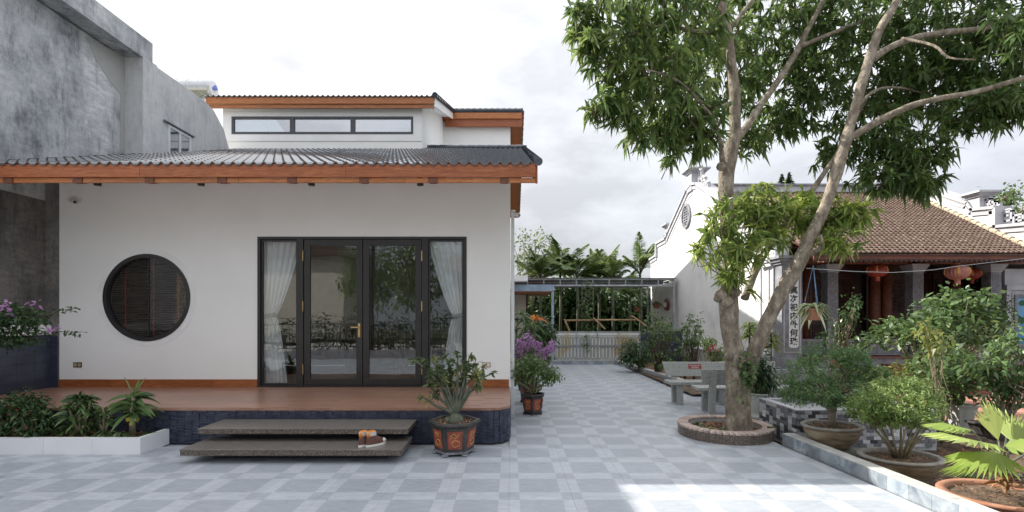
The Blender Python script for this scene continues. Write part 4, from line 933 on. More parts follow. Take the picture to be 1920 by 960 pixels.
# ---- roof
tsl = (rzd-ez)/(ryd-ey)
part('roof_boarding', 'dark_wood', T, lambda b: b.add([(RX0, ey, ez-.02), (redge(ey), ey, ez-.02), (redge(ryd)-.0, ryd, rzd-.02), (RX0, ryd, rzd-.02), (RX0, ey, ez-.05), (redge(ey), ey, ez-.05), (redge(ryd), ryd, rzd-.05), (RX0, ryd, rzd-.05)], [(0,1,2,3),(4,7,6,5),(0,4,5,1),(1,5,6,2),(2,6,7,3),(3,7,4,0)]))
def trows(b):
    """overlapping scale tiles, each course staggered by half a tile, every nose lifted clear of the course below"""
    w, crs = .12, .16; y = ey-.03; j = 0
    while y < ryd-.05:
        x = RX0+(.06 if j % 2 else 0)
        while x < redge(y)-.03:
            h = w/2-.007; jz = random.uniform(-.003, .005); l = crs*1.25; c = x+w/2
            z0 = ez+(y-ey)*tsl+.052+jz; z1 = ez+(y+l-ey)*tsl+.012
            b.add([(c-h, y+.035, z0-.022), (c-h*.45, y+.004, z0+.004), (c+h*.45, y+.004, z0+.004), (c+h, y+.035, z0-.022), (c+h, y+l, z1-.014), (c+h*.45, y+l, z1+.008), (c-h*.45, y+l, z1+.008), (c-h, y+l, z1-.014),
                   (c-h, y+.04, z0-.05), (c-h*.45, y+.01, z0-.034), (c+h*.45, y+.01, z0-.034), (c+h, y+.04, z0-.05)],
                  [(0, 1, 6, 7), (1, 2, 5, 6), (2, 3, 4, 5), (8, 9, 1, 0), (9, 10, 2, 1), (10, 11, 3, 2), (8, 0, 7), (3, 11, 4)])
            x += w
        y += crs; j += 1
b = MB(); trows(b); b.build('roof_tiles', 'roof_clay', T, kind='stuff')
n = 24
for i in range(n):
    y0, y1 = ey+(ryd-ey)*i/n, ey+(ryd-ey)*(i+1.08)/n
    part('verge_tile', 'clay_edge', T, lambda b: b.tube([(redge(y0)+.02, y0, ez+(y0-ey)*tsl+.075), (redge(y1)+.02, min(y1, ryd), ez+(y1-ey)*tsl+.055)], [.062, .05], 7))
part('rear_roof', 'roof_clay', T, lambda b: slab(b, RX0, GR-.001, ryd+.2, rzd, 23.2, 3.4, .08))
def rpoly(b): b.add([(redge(ey)+.03, ey, ez-.03), (redge(ryd)+.02, ryd, rzd-.03), (GR-.002, ryd, rzd-.25), (GR-.002, 13.6, 3.9-.3), (12.9, ey+.9, ez-.1)], [(0, 1, 2), (0, 2, 3), (0, 3, 4)])
part('side_roof', 'roof_clay', T, rpoly)
box('ridge_wall', 'stone_light', T, RX0, GR-.001, ryd-.12, ryd+.15, rzd-.1, rzd+.20); box('ridge_cap', 'stone', T, RX0, GR-.001, ryd-.17, ryd+.20, rzd+.201, rzd+.27)
# ---- side wing wall with framed picture
wy = 12.95; wx = (1884-CX)/F*wy
part('wing_wall', 'stone_light', T, lambda b: (b.box(wx+.0, 22, wy, wy+.3, FZ, 2.98), b.box(wx+.0, 22, wy-.06, wy-.0005, 2.42, 2.55), b.box(wx, wx+.12, wy-.05, wy-.0006, FZ+.01, 2.419), b.box(wx+.16, wx+.24, wy-.03, wy-.0006, FZ+.01, 2.35)))
pic = thing('landscape_picture', ((1915-CX)/F*wy, wy-.05, 1), 'blue lake and tree picture in a grey stone frame at the right edge', 'picture')
pa = (1904-CX)/F*wy; part('picture_frame', 'stone', pic, lambda b: frame(b, pa-.07, pa+1.4, .93, 2.30, wy-.0005, .07, .06))
def flatm(nm, c): M[nm] = mat(nm, [c], scale=8, rough=.5, coord='w')
flatm('pic_sky', (.16, .36, .58)); flatm('pic_green', (.03, .10, .045)); flatm('pic_water', (.07, .27, .48)); flatm('pic_cloud', (.45, .52, .56))
part('printed_sky', 'pic_sky', pic, lambda b: b.box(pa, pa+1.33, wy-.012, wy-.001, 1.55, 2.23)); part('printed_water', 'pic_water', pic, lambda b: b.box(pa, pa+1.33, wy-.012, wy-.001, 1.0, 1.5499))
part('printed_tree', 'pic_green', pic, lambda b: [b.prism([(pa+x+r*math.cos(a*.7)*(.8+.2*math.sin(a*3)), z+r*.62*math.sin(a*.7)) for a in range(9)], 1, wy-.016-.0006*i, wy-.0125) for i, (x, z, r) in enumerate(((.12, 1.62, .16), (.35, 1.7, .2), (.16, 2.08, .12), (.5, 1.55, .2), (.9, 1.65, .25)))])
# ---- lanterns
def lantern(c, r, lab, m='lantern', cord=.5):
    c = Vector(c); t = thing('lantern', c, lab, 'lantern', 'paper lanterns under the temple eave')
    n = 20; pr = []; 
    for k in range(11):
        a = -math.pi/2*.86+math.pi*.86*k/10; pr.append((r*math.cos(a), r*.80*math.sin(a)))
    def body(b):
        vs = []
        for j, (q, z) in enumerate(pr):
            for k in range(n*2): a = math.pi*k/n; rr = q*(1+(.035 if k % 2 == 0 else -.02)); vs.append((c.x+rr*math.cos(a), c.y+rr*math.sin(a), c.z+z))
        m2 = n*2; b.add(vs, [(j*m2+k, j*m2+(k+1) % m2, (j+1)*m2+(k+1) % m2, (j+1)*m2+k) for j in range(10) for k in range(m2)])
    part('lantern_body', m, t, body)
    part('gold_trim', 'lantern_gold', t, lambda b: (b.lathe([(r*.26, 0), (r*.26, r*.10)], c+Vector((0, 0, r*.72)), 16), b.lathe([(r*.24, -r*.09), (r*.24, 0)], c-Vector((0, 0, r*.72)), 16), [b.tube([c+Vector((math.cos(a)*r*q/r*1.01, math.sin(a)*r*q/r*1.01, z)) for q, z in pr[4:8]], .018, 4) for a in np.arange(.3, 6.3, 1.25)]))
    part('tassel', m, t, lambda b: b.lathe([(r*.23, 0), (r*.25, -r*.42)], c-Vector((0, 0, r*.80)), 14))
    part('cord', 'cable', t, lambda b: b.tube([c+Vector((0, 0, r*.8)), c+Vector((0, 0, r*.8+cord))], .006, 4))
def atD(px, py, D): return P(px, py, D)
lantern(atD(1645, 507, 12.0), .215, 'red and gold lantern hanging between the first two stone columns', cord=.22)
lantern(atD(1795, 510, 11.6), .24, 'faded pinkish lantern hanging between the second and third columns', 'lantern_faded', .15)
lantern(atD(1822, 514, 12.9), .20, 'deep red lantern half hidden behind the faded pink one', cord=.2)
# ---- cable strung across
t = MB(); cp = [P(1512, 503, 6.9), P(1600, 509, 8.2), P(1674, 511, 9.4), P(1750, 506, 10.2), P(1797, 499, 10.6), P(1935, 483, 11.2)]
t.tube(cp, .006, 5); o = t.build('hanging_cable', 'cable', None); tag(o, 'thin pale cable strung from the mango tree across the temple front', 'cable')

# ================================================================ LANE END
G = thing('gate', (3, 18.1, .13), 'low white sheet gate with grey bars and U shaped scrolls at the lane end', 'gate')
gx0, gx1, gz0, gz1 = 1.66, 4.75, .15, 1.18; GY = 18.1
box('backing_sheet', 'gate_sheet', G, gx0, gx1, GY+.03, GY+.045, gz0, gz1-.03)
for i in range(5): x = gx0+(gx1-gx0)*i/4; box('gate_frame', 'gal', G, x-.016, x+.016, GY-.02, GY+.02, gz0-.03, gz1)
for z in (gz0, gz0+.5, gz1-.14, gz1): box('gate_frame', 'gal', G, gx0, gx1, GY-.013, GY+.012, z-.012, z+.012)
M['old_bar'] = mat('dull_grey_bar', [(.12, .12, .12), (.20, .20, .195)], scale=9, rough=.7)
def bars(b):
    n = 24; st = (gx1-gx0)/n
    for i in range(n):
        x = gx0+st*(i+.5); r = st*.34
        for s in (-1, 1): b.box(x+s*r-.008, x+s*r+.008, GY-.012, GY+.006, gz0+.08, gz1-.25)
        for zc, sg in ((gz0+.08, -1), (gz1-.25, 1), (gz0+.44, 1), (gz0+.56, -1)):
            b.tube([(x+r*math.cos(a), GY, zc+sg*r*math.sin(a)) for a in np.linspace(0, math.pi, 6)], .010, 4)
part('scroll_bars', 'old_bar', G, bars, kind='stuff')
w = thing('side_wall_pier', (4.95, 18.2, 0), 'low dark blue grey wall between the gate and the temple', 'wall'); box('masonry', 'navy_flat', w, 4.78, 6.3, 18.1, 18.35, 0, 1.2)
for j in range(6): box('coursing', 'grout_dark', w, 4.779, 6.301, 18.092, 18.0995, .18+.18*j, .19+.18*j)
# steel canopy frame
Cn = thing('canopy', (3.3, 19.4, 0), 'flat steel framed canopy spanning the lane between house and temple', 'canopy')
cy0, cy1 = 19.4, 23.1; cz = 3.2
def truss(b):
    for z in (cz, 2.96): b.box(.02, 6.45, cy0-.03, cy0+.03, z-.03, z+.03)
    for i in range(11): x = .03+i*.642; b.box(x-.018, x+.018, cy0-.02, cy0+.02, 2.99, cz-.03)
    for y in np.linspace(cy0+.7, cy1, 5): b.box(.02, 6.45, y-.025, y+.025, cz-.10, cz-.04)
    for i in range(6): x = .05+i*1.28; b.box(x-.02, x+.02, cy0+.03, cy1, cz-.04, cz+.0)
part('frame', 'gal', Cn, truss); box('roof_sheet', 'canopy_sheet', Cn, 0.02, 6.5, cy0-.1, cy1, cz+.031, cz+.05)
for x, y in ((6.42, 19.4), (6.42, 23.05)): box('post', 'gal', Cn, x-.035, x+.035, y-.035, y+.035, 0, cz-.04)
# porch beside the house
Pz = thing('porch', (.8, 18.3, 0), 'blue grey porch roof on a slim blue post beside the house', 'porch')
box('post', 'blue_post', Pz, 1.50, 1.585, 18.0, 18.08, 0, 2.72)
part('roof_edge', 'blue_post', Pz, lambda b: [b.box(.02, 1.60, 17.98, 18.05, 2.66, 2.90)]+[b.box(.03+i*.1, .035+i*.1, 17.97, 17.98, 2.66, 2.90) for i in range(16)])
box('ceiling', 'wood', Pz, .02, 1.58, 18.06, 21.5, 2.62, 2.66); box('parapet', 'white_trim', Pz, .02, .62, 17.6, 18.0, 3.0, 3.20)
box('end_wall', 'cream', Pz, .02, .62, 19.8, 19.95, 0, 2.61); box('door_frame', 'dark_wood', Pz, .625, .70, 19.8, 19.95, 0, 2.61)
# bamboo rails over the gate
for i, (a, c, lab) in enumerate((((1060, 601), (1192, 600), 'long level bamboo pole laid above the gate'), ((1112, 596), (1134, 617), 'short bamboo stick leaning left over the gate'), ((1184, 592), (1216, 615), 'short bamboo stick leaning beside the right end of the gate'), ((1058, 598), (1068, 622), 'slanted bamboo stick by the blue post'))):
    D = 18.6-.1*i; b = MB(); p, q = P(*a, D), P(*c, D); b.tube([p, p.lerp(q, .5)+Vector((0, 0, .01)), q], [.035, .038, .032], 8); tag(b.build('bamboo_pole', 'bamboo', None), lab, 'pole', 'bamboo poles over the gate')
# lattice pillar
t = thing('lattice_post', (2.8, 18.7, 0), 'green lattice post with creeper rising behind the gate', 'trellis')
def lat(b):
    x0, x1 = 2.72, 3.14
    for x in (x0, x1): b.box(x-.015, x+.015, 18.7, 18.74, 0, 3.0)
    for k in range(14): z = .3+k*.19; b.tube([(x0, 18.72, z), (x1, 18.72, z+.25)], .01, 4); b.tube([(x1, 18.72, z), (x0, 18.72, z+.25)], .01, 4)
part('lattice', 'stem_green', t, lat)
lv = Leaves(); clumps(lv, (2.95, 18.66, 1.9), (.26, .12, 1.3), 30, 8, .12, .07, .06, nseg=2); clumps(lv, (2.75, 18.0, .8), (.12, .05, .35), 10, 6, .09, .06, .04, nseg=2); lv.build('creeper', 'lf_mid', t)
# wall lamp
o = thing('round_wall_lamp', P(1253, 571, 19.9), 'round bronze wall lamp on the shaded temple gable', 'lamp'); c = Vector((6.6, 6.6*F/(1253-CX), 0)); c.z = EYE+(HY-571)/F*c.y
o.location = c; ORG[o.name] = c
part('lamp_dish', 'temple_beam', o, lambda b: b.tube([c+Vector((-.001, 0, 0)), c+Vector((-.05, 0, 0)), c+Vector((-.12, 0, 0))], [.14, .26, .24], 20)); part('globe', 'plastic_white', o, lambda b: b.tube([c+Vector((-.121, 0, -.02)), c+Vector((-.17, 0, -.02)), c+Vector((-.2, 0, -.02))], [.12, .11, .05], 14))

# ================================================================ BENCHES
def bench(loc, rz, w, lab, dark=False, plaque=False):
    t = thing('bench', loc, lab, 'bench', 'grey terrazzo benches around the mango tree', R(rz), local=True); h = w/2
    part('seat', 'bench', t, lambda b: b.add([(-h, -.20, .40), (h, -.20, .40), (h+.0, .22, .40), (-h, .22, .40), (-h, -.20, .455), (h, -.20, .455), (h, .22, .455), (-h, .22, .455)], [(0,3,2,1),(4,5,6,7),(0,1,5,4),(1,2,6,5),(2,3,7,6),(3,0,4,7)]), bevel=.006)
    def br(b):
        z0, z1, y0, y1 = .52, .80, .22, .30
        b.add([(-h+.05, y0, z0), (h-.05, y0, z0), (h, y1, z1), (-h, y1, z1), (-h+.05, y0+.055, z0), (h-.05, y0+.055, z0), (h, y1+.05, z1), (-h, y1+.05, z1)], [(0,1,2,3),(4,7,6,5),(0,4,5,1),(1,5,6,2),(2,6,7,3),(3,7,4,0)])
    bk = part('backrest', 'bench', t, br, bevel=.008)
    for sx in (-1, 1):
        x = sx*(h-.22)
        part('leg', 'bench', t, lambda b: b.add([(x-.05, -.17, .0), (x+.05, -.17, .0), (x+.05, -.08, .0), (x-.05, -.08, .0), (x-.05, -.13, .399), (x+.05, -.13, .399), (x+.05, -.02, .399), (x-.05, -.02, .399)], [(0,3,2,1),(4,5,6,7),(0,1,5,4),(1,2,6,5),(2,3,7,6),(3,0,4,7)]))
        part('leg', 'bench', t, lambda b: b.add([(x-.05, .17, .0), (x+.05, .17, .0), (x+.05, .27, .0), (x-.05, .27, .0), (x-.05, .225, .47), (x+.05, .225, .47), (x+.05, .31, .47), (x-.05, .31, .47), (x-.05, .345, .76), (x+.05, .345, .76), (x+.05, .39, .76), (x-.05, .39, .76)],
             [(0,3,2,1),(0,1,5,4),(1,2,6,5),(2,3,7,6),(3,0,4,7),(8,9,10,11),(4,5,9,8),(5,6,10,9),(6,7,11,10),(7,4,8,11)]))
    if plaque:
        o = part('plaque', 'plaque_red', bk, lambda b: b.add([(-.12, .2575, .665), (.14, .2575, .665), (.14, .282, .755), (-.12, .282, .755), (-.12, .262, .665), (.14, .262, .665), (.14, .287, .755), (-.12, .287, .755)], [(0,1,2,3),(4,7,6,5),(0,4,5,1),(1,5,6,2),(2,6,7,3),(3,7,4,0)]))
        o['label'] = 'small dark red plaque with two pale lines of lettering'
        for z, s, w2 in ((.725, '一 二 · ····· ···', .024), (.693, '··· ···· ··', .02)): pass
        for z, w2 in ((.728, .20), (.700, .13), (.682, .16)):
            k = -w2/2
            while k < w2/2:
                l2 = random.uniform(.006, .016); 
                piece(unit_box('lettering', 'white_print', l2/2, .0008, random.uniform(.004, .0065)), 'lettering', t, (k+.01+l2/2, .2575+(z-.665)*.272-.0022, z)); k += l2+.006
    return t
bench((3.72, 9.72, 0), -1, 1.26, 'grey terrazzo bench facing the camera with a small red plaque, left of the mango trunk', plaque=True)
bench((4.88, 9.8, 0), 1.5, 1.12, 'grey terrazzo bench facing the camera just right of the mango trunk')
bench((4.02, 8.92, 0), 178, 1.36, 'dark backed terrazzo bench seen from behind, partly hidden by the mango trunk')
bench((5.28, 8.95, 0), 183, 1.10, 'dark backed terrazzo bench seen from behind, beside the green bonsai')

# ================================================================ ROUND BRICK PLANTER
RP = thing('tree_planter', (3.12, 7.2, 0), 'round granite faced planter with a brick rim at the foot of the mango tree', 'planter')
pcx, pcy, pr_ = 3.12, 7.20, .645
def arc_ring(b, r0, r1, z0, z1, a0=0, a1=2*math.pi, n=48):
    for k in range(n):
        a, c = a0+(a1-a0)*k/n, a0+(a1-a0)*(k+1)/n
        v = [(pcx+r*math.cos(t), pcy+r*math.sin(t), z) for z in (z0, z1) for r, t in ((r0, a), (r1, a), (r1, c), (r0, c))]
        b.add(v, [(0,3,2,1),(4,5,6,7),(0,1,5,4),(1,2,6,5),(2,3,7,6),(3,0,4,7)])
part('wall_core', 'grout', RP, lambda b: arc_ring(b, .50, pr_-.012, -.02, .125))
pl = MB(); nP = 22
for k in range(nP):
    a0 = 2*math.pi*k/nP; o = part('granite_panel', 'granite', RP, lambda b: arc_ring(b, pr_-.0118, pr_, -.002, .131, a0+.004, a0+2*math.pi/nP-.004, 3))
M['brick'] = mat('faded_red_brick', [(.26, .17, .14), (.42, .33, .29), (.52, .47, .43)], scale=9, rough=.85, bump=.3, rand=.2)
bm_ = unit_box('brick', 'brick', .078, .0365, .014, .004); nb = 50
for k in range(nb):
    a = 2*math.pi*(k+.5)/nb; piece(bm_, 'brick', RP, (pcx+(pr_-.072)*math.cos(a), pcy+(pr_-.072)*math.sin(a), .146+random.uniform(-.002, .002)), a+random.uniform(-.02, .02))
def soildisc(name, parent, c, rx, ry, z, m='soil', amp=.012):
    n, k = 24, 6; V = [(c[0], c[1], z+amp)]
    for j in range(1, k+1):
        for i in range(n):
            a = 2*math.pi*i/n; r = j/k; V.append((c[0]+rx*r*math.cos(a), c[1]+ry*r*math.sin(a), z+amp*(1-r*r)+random.uniform(-amp, amp)*.6))
    Fq = [(0, 1+i, 1+(i+1) % n) for i in range(n)]+[(1+(j-1)*n+i, 1+j*n+i, 1+j*n+(i+1) % n, 1+(j-1)*n+(i+1) % n) for j in range(1, k) for i in range(n)]
    b = MB(); b.add(V, Fq); return b.build(name, m, parent, smooth=True)
soildisc('soil', RP, (pcx, pcy), .505, .505, .075)
def litter(parent, c, rx, ry, z, n, sz=.05, m='litter', name='leaf_litter', var=(0, 1), rect=False):
    lv = Leaves(); a = rng.random(n)*2*math.pi; r = np.sqrt(rng.random(n))
    p = np.stack([c[0]+rx*r*np.cos(a), c[1]+ry*r*np.sin(a), np.full(n, z)+rng.random(n)*.02], 1) if not rect else np.stack([c[0]+rx*(rng.random(n)*2-1), c[1]+ry*(rng.random(n)*2-1), np.full(n, z)+rng.random(n)*.03], 1)
    d = np.stack([rng.normal(size=n), rng.normal(size=n), rng.random(n)*.5], 1); lv.add(p, d, sz*rng.uniform(.5, 1.5, n), sz*.45*rng.uniform(.6, 1.4, n), .5, 2, 'leaf', rng.uniform(var[0], var[1], n), .5)
    return lv.build(name, m, parent, kind='stuff', loc=None if parent else (c[0], c[1], z))
litter(RP, (pcx, pcy), .46, .46, .09, 500, .06)
# ================================================================ MOSAIC POND WALL
PW = thing('mosaic_basin', (4.9, 7.4, -.15), 'square raised basin faced with grey and white mosaic blocks behind the bonsai', 'basin')
mx0, mx1, my0, my1, mz0, mz1 = 3.99, 5.95, 6.87, 7.92, -.15, .415
def bas(b):
    t = .10
    b.box(mx0+.008, mx1-.008, my0+.008, my0+t, mz0, mz1-.012); b.box(mx0+.008, mx1-.008, my1-t, my1-.008, mz0, mz1-.012)
    b.box(mx0+.008, mx0+t, my0+t+.0002, my1-t-.0002, mz0, mz1-.012); b.box(mx1-t, mx1-.008, my0+t+.0002, my1-t-.0002, mz0, mz1-.012)
part('wall_core', 'grout', PW, bas); part('rim', 'stone_light', PW, lambda b: (b.box(mx0-.004, mx1+.004, my0-.004, my0+.11, mz1-.0118, mz1), b.box(mx0-.004, mx1+.004, my1-.11, my1, mz1-.0118, mz1), b.box(mx0-.004, mx0+.11, my0+.1102, my1-.1102, mz1-.0118, mz1), b.box(mx1-.11, mx1+.004, my0+.1102, my1-.1102, mz1-.0118, mz1)))
box('basin_filling', 'water', PW, mx0+.1, mx1-.1, my0+.1, my1-.1, mz0, mz1-.07)
ms = {}
for nm in ('mosaic_dark', 'mosaic_mid', 'mosaic_light', 'mosaic_white'): ms[nm] = (unit_box('mosaic_block', nm, .0485, .008, .0235, .003), unit_box('mosaic_block', nm, .008, .0485, .0235, .003))
for r in range(10):
    z = mz1-.037-.0505*r
    for i in range(19):
        x = mx0+.053+.1015*i+(.0 if r % 2 == 0 else .05)
        if x > mx1-.04: continue
        nm = random.choices(list(ms), (2, 4, 4, 2))[0]; piece(ms[nm][0], 'mosaic_block', PW, (x, my0+random.uniform(-.002, .002), z))
    for i in range(10):
        y = my0+.062+.1015*i; nm = random.choices(list(ms), (3, 4, 3, 1))[0]; piece(ms[nm][1], 'mosaic_block', PW, (mx0+random.uniform(-.002, .002), y, z))
o = box('paving_block', 'block', None, 3.98, 4.36, 6.05, 6.50, -.2, .04, bevel=.02); tag(o, 'mossy concrete block under the green bonsai pot', 'block')
# ================================================================ MANGO TREE
TB = P(1384, 806, 7.06); TB.z = .07
MT = thing('mango_tree', TB, 'big mango tree with two leaning trunks growing from the round brick planter', 'tree')
def limb(pts, n=12, sub=4, ws=1.):
    """pts: (px, py, D, width_px) -> smooth tapered tube"""
    P3 = [P(a, b_, d) for a, b_, d, w in pts]; Rr = [w*ws/2/F*d for a, b_, d, w in pts]; out = []; rad = []
    for i in range(len(P3)-1):
        p0, p1, p2, p3 = P3[max(i-1, 0)], P3[i], P3[i+1], P3[min(i+2, len(P3)-1)]
        for k in range(sub):
            t = k/sub; out.append(.5*((2*p1)+(p2-p0)*t+(2*p0-5*p1+4*p2-p3)*t*t+(3*p1-p0-3*p2+p3)*t**3)); rad.append(Rr[i]*(1-t)+Rr[i+1]*t)
    out.append(P3[-1]); rad.append(Rr[-1]); return out, rad
def limb_tube(b, pts, n=12, sub=4, rough=.05, ws=.80):
    o, r = limb(pts, n, sub, ws); s = len(b.v); b.tube(o, [x*(1+random.uniform(-rough, rough)) for x in r], n)
    for i in range(s, len(b.v)):
        v = Vector(b.v[i]); k = 1; c = min(o, key=lambda q: (q-v).length_squared); d = v-c
        nz = math.sin(v.z*9+v.x*7)*math.sin(v.x*13+v.y*11+v.z*5); b.v[i] = tuple(c+d*(1+.07*nz))
D0 = 7.06
trunk = MB()
limb_tube(trunk, [(1386, 826, D0, 76), (1384, 806, D0, 64), (1384, 770, D0, 54), (1383, 720, D0, 52), (1378, 670, D0, 45), (1368, 610, D0, 40), (1366, 560, D0, 41), (1368, 530, D0, 35), (1366, 490, D0, 31), (1363, 420, D0, 31), (1361, 340, D0, 33), (1367, 300, D0, 35), (1377, 250, D0+.0, 27), (1378, 190, D0-.05, 24), (1372, 120, D0-.1, 21), (1364, 60, D0-.15, 20), (1352, 0, D0-.2, 18), (1335, -90, D0-.25, 14), (1325, -200, D0-.3, 9)], 16, 4)
for (a, c, r) in ((1352, 553, 12), (1378, 548, 11), (1362, 566, 13), (1345, 560, 7), (1367, 668, 9), (1352, 312, 9)):
    p = P(a, c, D0-.12); trunk.lathe([(.01, -r/F*7), (r/F*7*.8, -r/F*4), (r/F*7, 0), (r/F*7*.75, r/F*4), (.01, r/F*7)], p, 10)
limb_tube(trunk, [(1396, 728, D0+.03, 44), (1404, 690, D0, 44), (1422, 640, D0-.05, 42), (1445, 590, D0-.1, 42), (1470, 540, D0-.15, 44), (1497, 495, D0-.2, 42), (1522, 440, D0-.25, 34), (1548, 385, D0-.3, 31), (1568, 325, D0-.3, 33), (1584, 270, D0-.35, 34), (1600, 215, D0-.35, 27), (1615, 160, D0-.4, 26), (1632, 105, D0-.4, 26), (1650, 55, D0-.4, 23), (1680, 5, D0-.4, 20), (1715, -60, D0-.4, 16), (1760, -160, D0-.4, 9)], 16, 4, ws=.62)
trunk.build('trunk', 'bark', MT, smooth=True)
limbs = [
 [(1594, 258, D0-.35, 22), (1625, 240, D0-.45, 20), (1665, 218, D0-.6, 19), (1710, 198, D0-.7, 17), (1760, 185, D0-.8, 15), (1830, 172, D0-.9, 14), (1920, 146, D0-1, 12), (2020, 120, D0-1.1, 9)],
 [(1634, 112, D0-.4, 20), (1670, 88, D0-.2, 18), (1720, 70, D0, 17), (1780, 60, D0+.2, 16), (1850, 52, D0+.3, 14), (1920, 30, D0+.4, 11), (2010, 5, D0+.5, 7)],
 [(1380, 262, D0, 22), (1402, 235, D0+.1, 20), (1428, 195, D0+.3, 18), (1460, 150, D0+.4, 17), (1492, 100, D0+.5, 16), (1512, 60, D0+.6, 14), (1545, 0, D0+.7, 12), (1590, -80, D0+.9, 8)],
 [(1500, 88, D0+.5, 11), (1560, 62, D0+.6, 10), (1620, 40, D0+.9, 9), (1700, 25, D0+1.2, 7)],
 [(1396, 560, D0+.05, 22), (1418, 505, D0+.2, 20), (1440, 465, D0+.35, 18), (1470, 420, D0+.5, 18), (1510, 375, D0+.55, 17), (1545, 325, D0+.6, 13), (1572, 285, D0+.7, 12), (1600, 230, D0+1., 9), (1640, 160, D0+1.4, 6)],
 [(1358, 330, D0, 17), (1354, 300, D0-.1, 15), (1350, 265, D0-.3, 12), (1335, 220, D0-.5, 9), (1300, 180, D0-.8, 6)],
 [(1372, 80, D0-.1, 13), (1340, 66, D0-.3, 11), (1300, 58, D0-.5, 10), (1240, 48, D0-.8, 7), (1170, 70, D0-1.1, 5)],
 [(1368, 45, D0-.1, 12), (1345, 30, D0-.1, 11), (1310, 18, D0-.2, 9), (1240, -10, D0-.3, 6)],
 [(1376, 48, D0-.1, 12), (1395, 20, D0, 11), (1420, -10, D0+.1, 9), (1460, -60, D0+.3, 6)],
 [(1690, 72, D0-.1, 8), (1750, 85, D0-.4, 7), (1780, 108, D0-.6, 6), (1830, 112, D0-.8, 4)],
 [(1376, 190, D0-.05, 9), (1330, 200, D0-.5, 7), (1270, 150, D0-1, 5), (1210, 130, D0-1.3, 4)],
 [(1600, 210, D0-.3, 10), (1640, 170, D0+.2, 8), (1690, 165, D0+.7, 6), (1750, 180, D0+1, 4)],
 [(1515, 478, D0-.25, 19), (1535, 468, D0-.4, 11), (1541, 455, D0-.5, 8), (1539, 440, D0-.5, 5)]]
for L_ in limbs:
    b = MB(); limb_tube(b, L_, 10, 4, ws=.68); b.build('limb', 'bark', MT, smooth=True)
# crown: (px, py, D, rx px, ry px, rD m, clumps)
crown = [(1170, 40, 6.2, 105, 85, .7, 110), (1100, 20, 6.2, 40, 40, .35, 24), (1105, 75, 6.1, 34, 34, .3, 18), (1120, 195, 6.2, 36, 18, .25, 14), (1165, 215, 6.2, 44, 24, .3, 20), (1195, 255, 6.4, 36, 24, .3, 16), (1255, 290, 6.6, 26, 16, .2, 8), (1265, 55, 6.6, 110, 100, .8, 150), (1235, 160, 6.4, 95, 75, .7, 120), (1140, 185, 6.2, 46, 26, .3, 26), (1140, 110, 6.2, 52, 50, .4, 40), (1290, 215, 6.7, 75, 55, .5, 80),
 (1235, 250, 6.6, 40, 30, .3, 26), (1310, 250, 6.8, 45, 45, .35, 40), (1330, 120, 7.9, 110, 110, .6, 110), (1440, 50, 8.3, 120, 95, .9, 120), (1460, 170, 8.4, 105, 75, .8, 90), (1400, 262, 7.9, 45, 38, .3, 24), (1455, 240, 8.2, 50, 26, .3, 22), (1500, 225, 8.3, 36, 24, .3, 10),
 (1560, 50, 8.3, 120, 95, .9, 120), (1650, 120, 8.5, 110, 90, .9, 120), (1560, 175, 8.3, 90, 70, .6, 66), (1760, 45, 8.0, 140, 85, .9, 150), (1860, 120, 7.8, 110, 85, .8, 120), (1740, 165, 8.2, 115, 65, .7, 110), (1650, 245, 7.9, 76, 66, .5, 75), (1560, 290, 8.0, 36, 44, .35, 22),
 (1710, 285, 7.6, 70, 55, .5, 58), (1660, 330, 7.6, 74, 40, .4, 44), (1840, 205, 7.4, 88, 44, .6, 62), (1895, 200, 7.2, 60, 50, .5, 38), (1730, 345, 7.4, 44, 24, .3, 18), (1960, 60, 7.4, 100, 150, .8, 80), (1890, 60, 5.9, 40, 50, .25, 14),
 (1350, -110, 7.3, 330, 90, 1.2, 130), (1750, -110, 7.6, 330, 90, 1.2, 110)]
lv = Leaves(); tw = MB(); PXW = D0/F
def whorls(c, r, n, per, ls, lw, lvs, twb, v=(0, 1), droop=.75, dz=-.25, shell=.3):
    cc_, d = in_ell(n, c, r, shell)
    for p, q in zip(cc_, d):
        q0 = norm((q+np.array([0, 0, .3])+rng.normal(0, .35, 3))[None])[0]; Lt = rng.uniform(.12, .3)
        twb.tube([p-q0*Lt-np.array([0, 0, Lt*.3]), p], [.007, .004], 4, cap=False)
        m = int(per*rng.uniform(.7, 1.3)); t = rng.random(m)[:, None]**.7; pp = p-q0*Lt*.6*(1-t)
        a = norm(rng.normal(size=(m, 3))+q0*.55+np.array([0, 0, dz])); base = rng.uniform(*v)
        lvs.add(pp, a, ls*rng.uniform(.6, 1.2, m), lw*rng.uniform(.8, 1.15, m), droop*rng.uniform(.0, 1.3, m), 3, 'leaf', np.clip(base*.5+.5*rng.uniform(v[0], v[1], m), 0, 1), .9)
for (px, py, D, rx, ry, rd, n) in crown:
    k = D/F; whorls(np.array(P(px, py, D)), (rx*k, rd, ry*k), int(n*(1.35 if px > 1320 else .85)), 12, .16, .043, lv, tw, (0, .75) if px > 1420 else (.1, .95))  # sunlit left and dark right of the crown put into the leaf tones
lv.build('crown', 'lf_mango', MT); tw.build('twigs', 'bark_dark', MT)
lv = Leaves(); tw = MB()
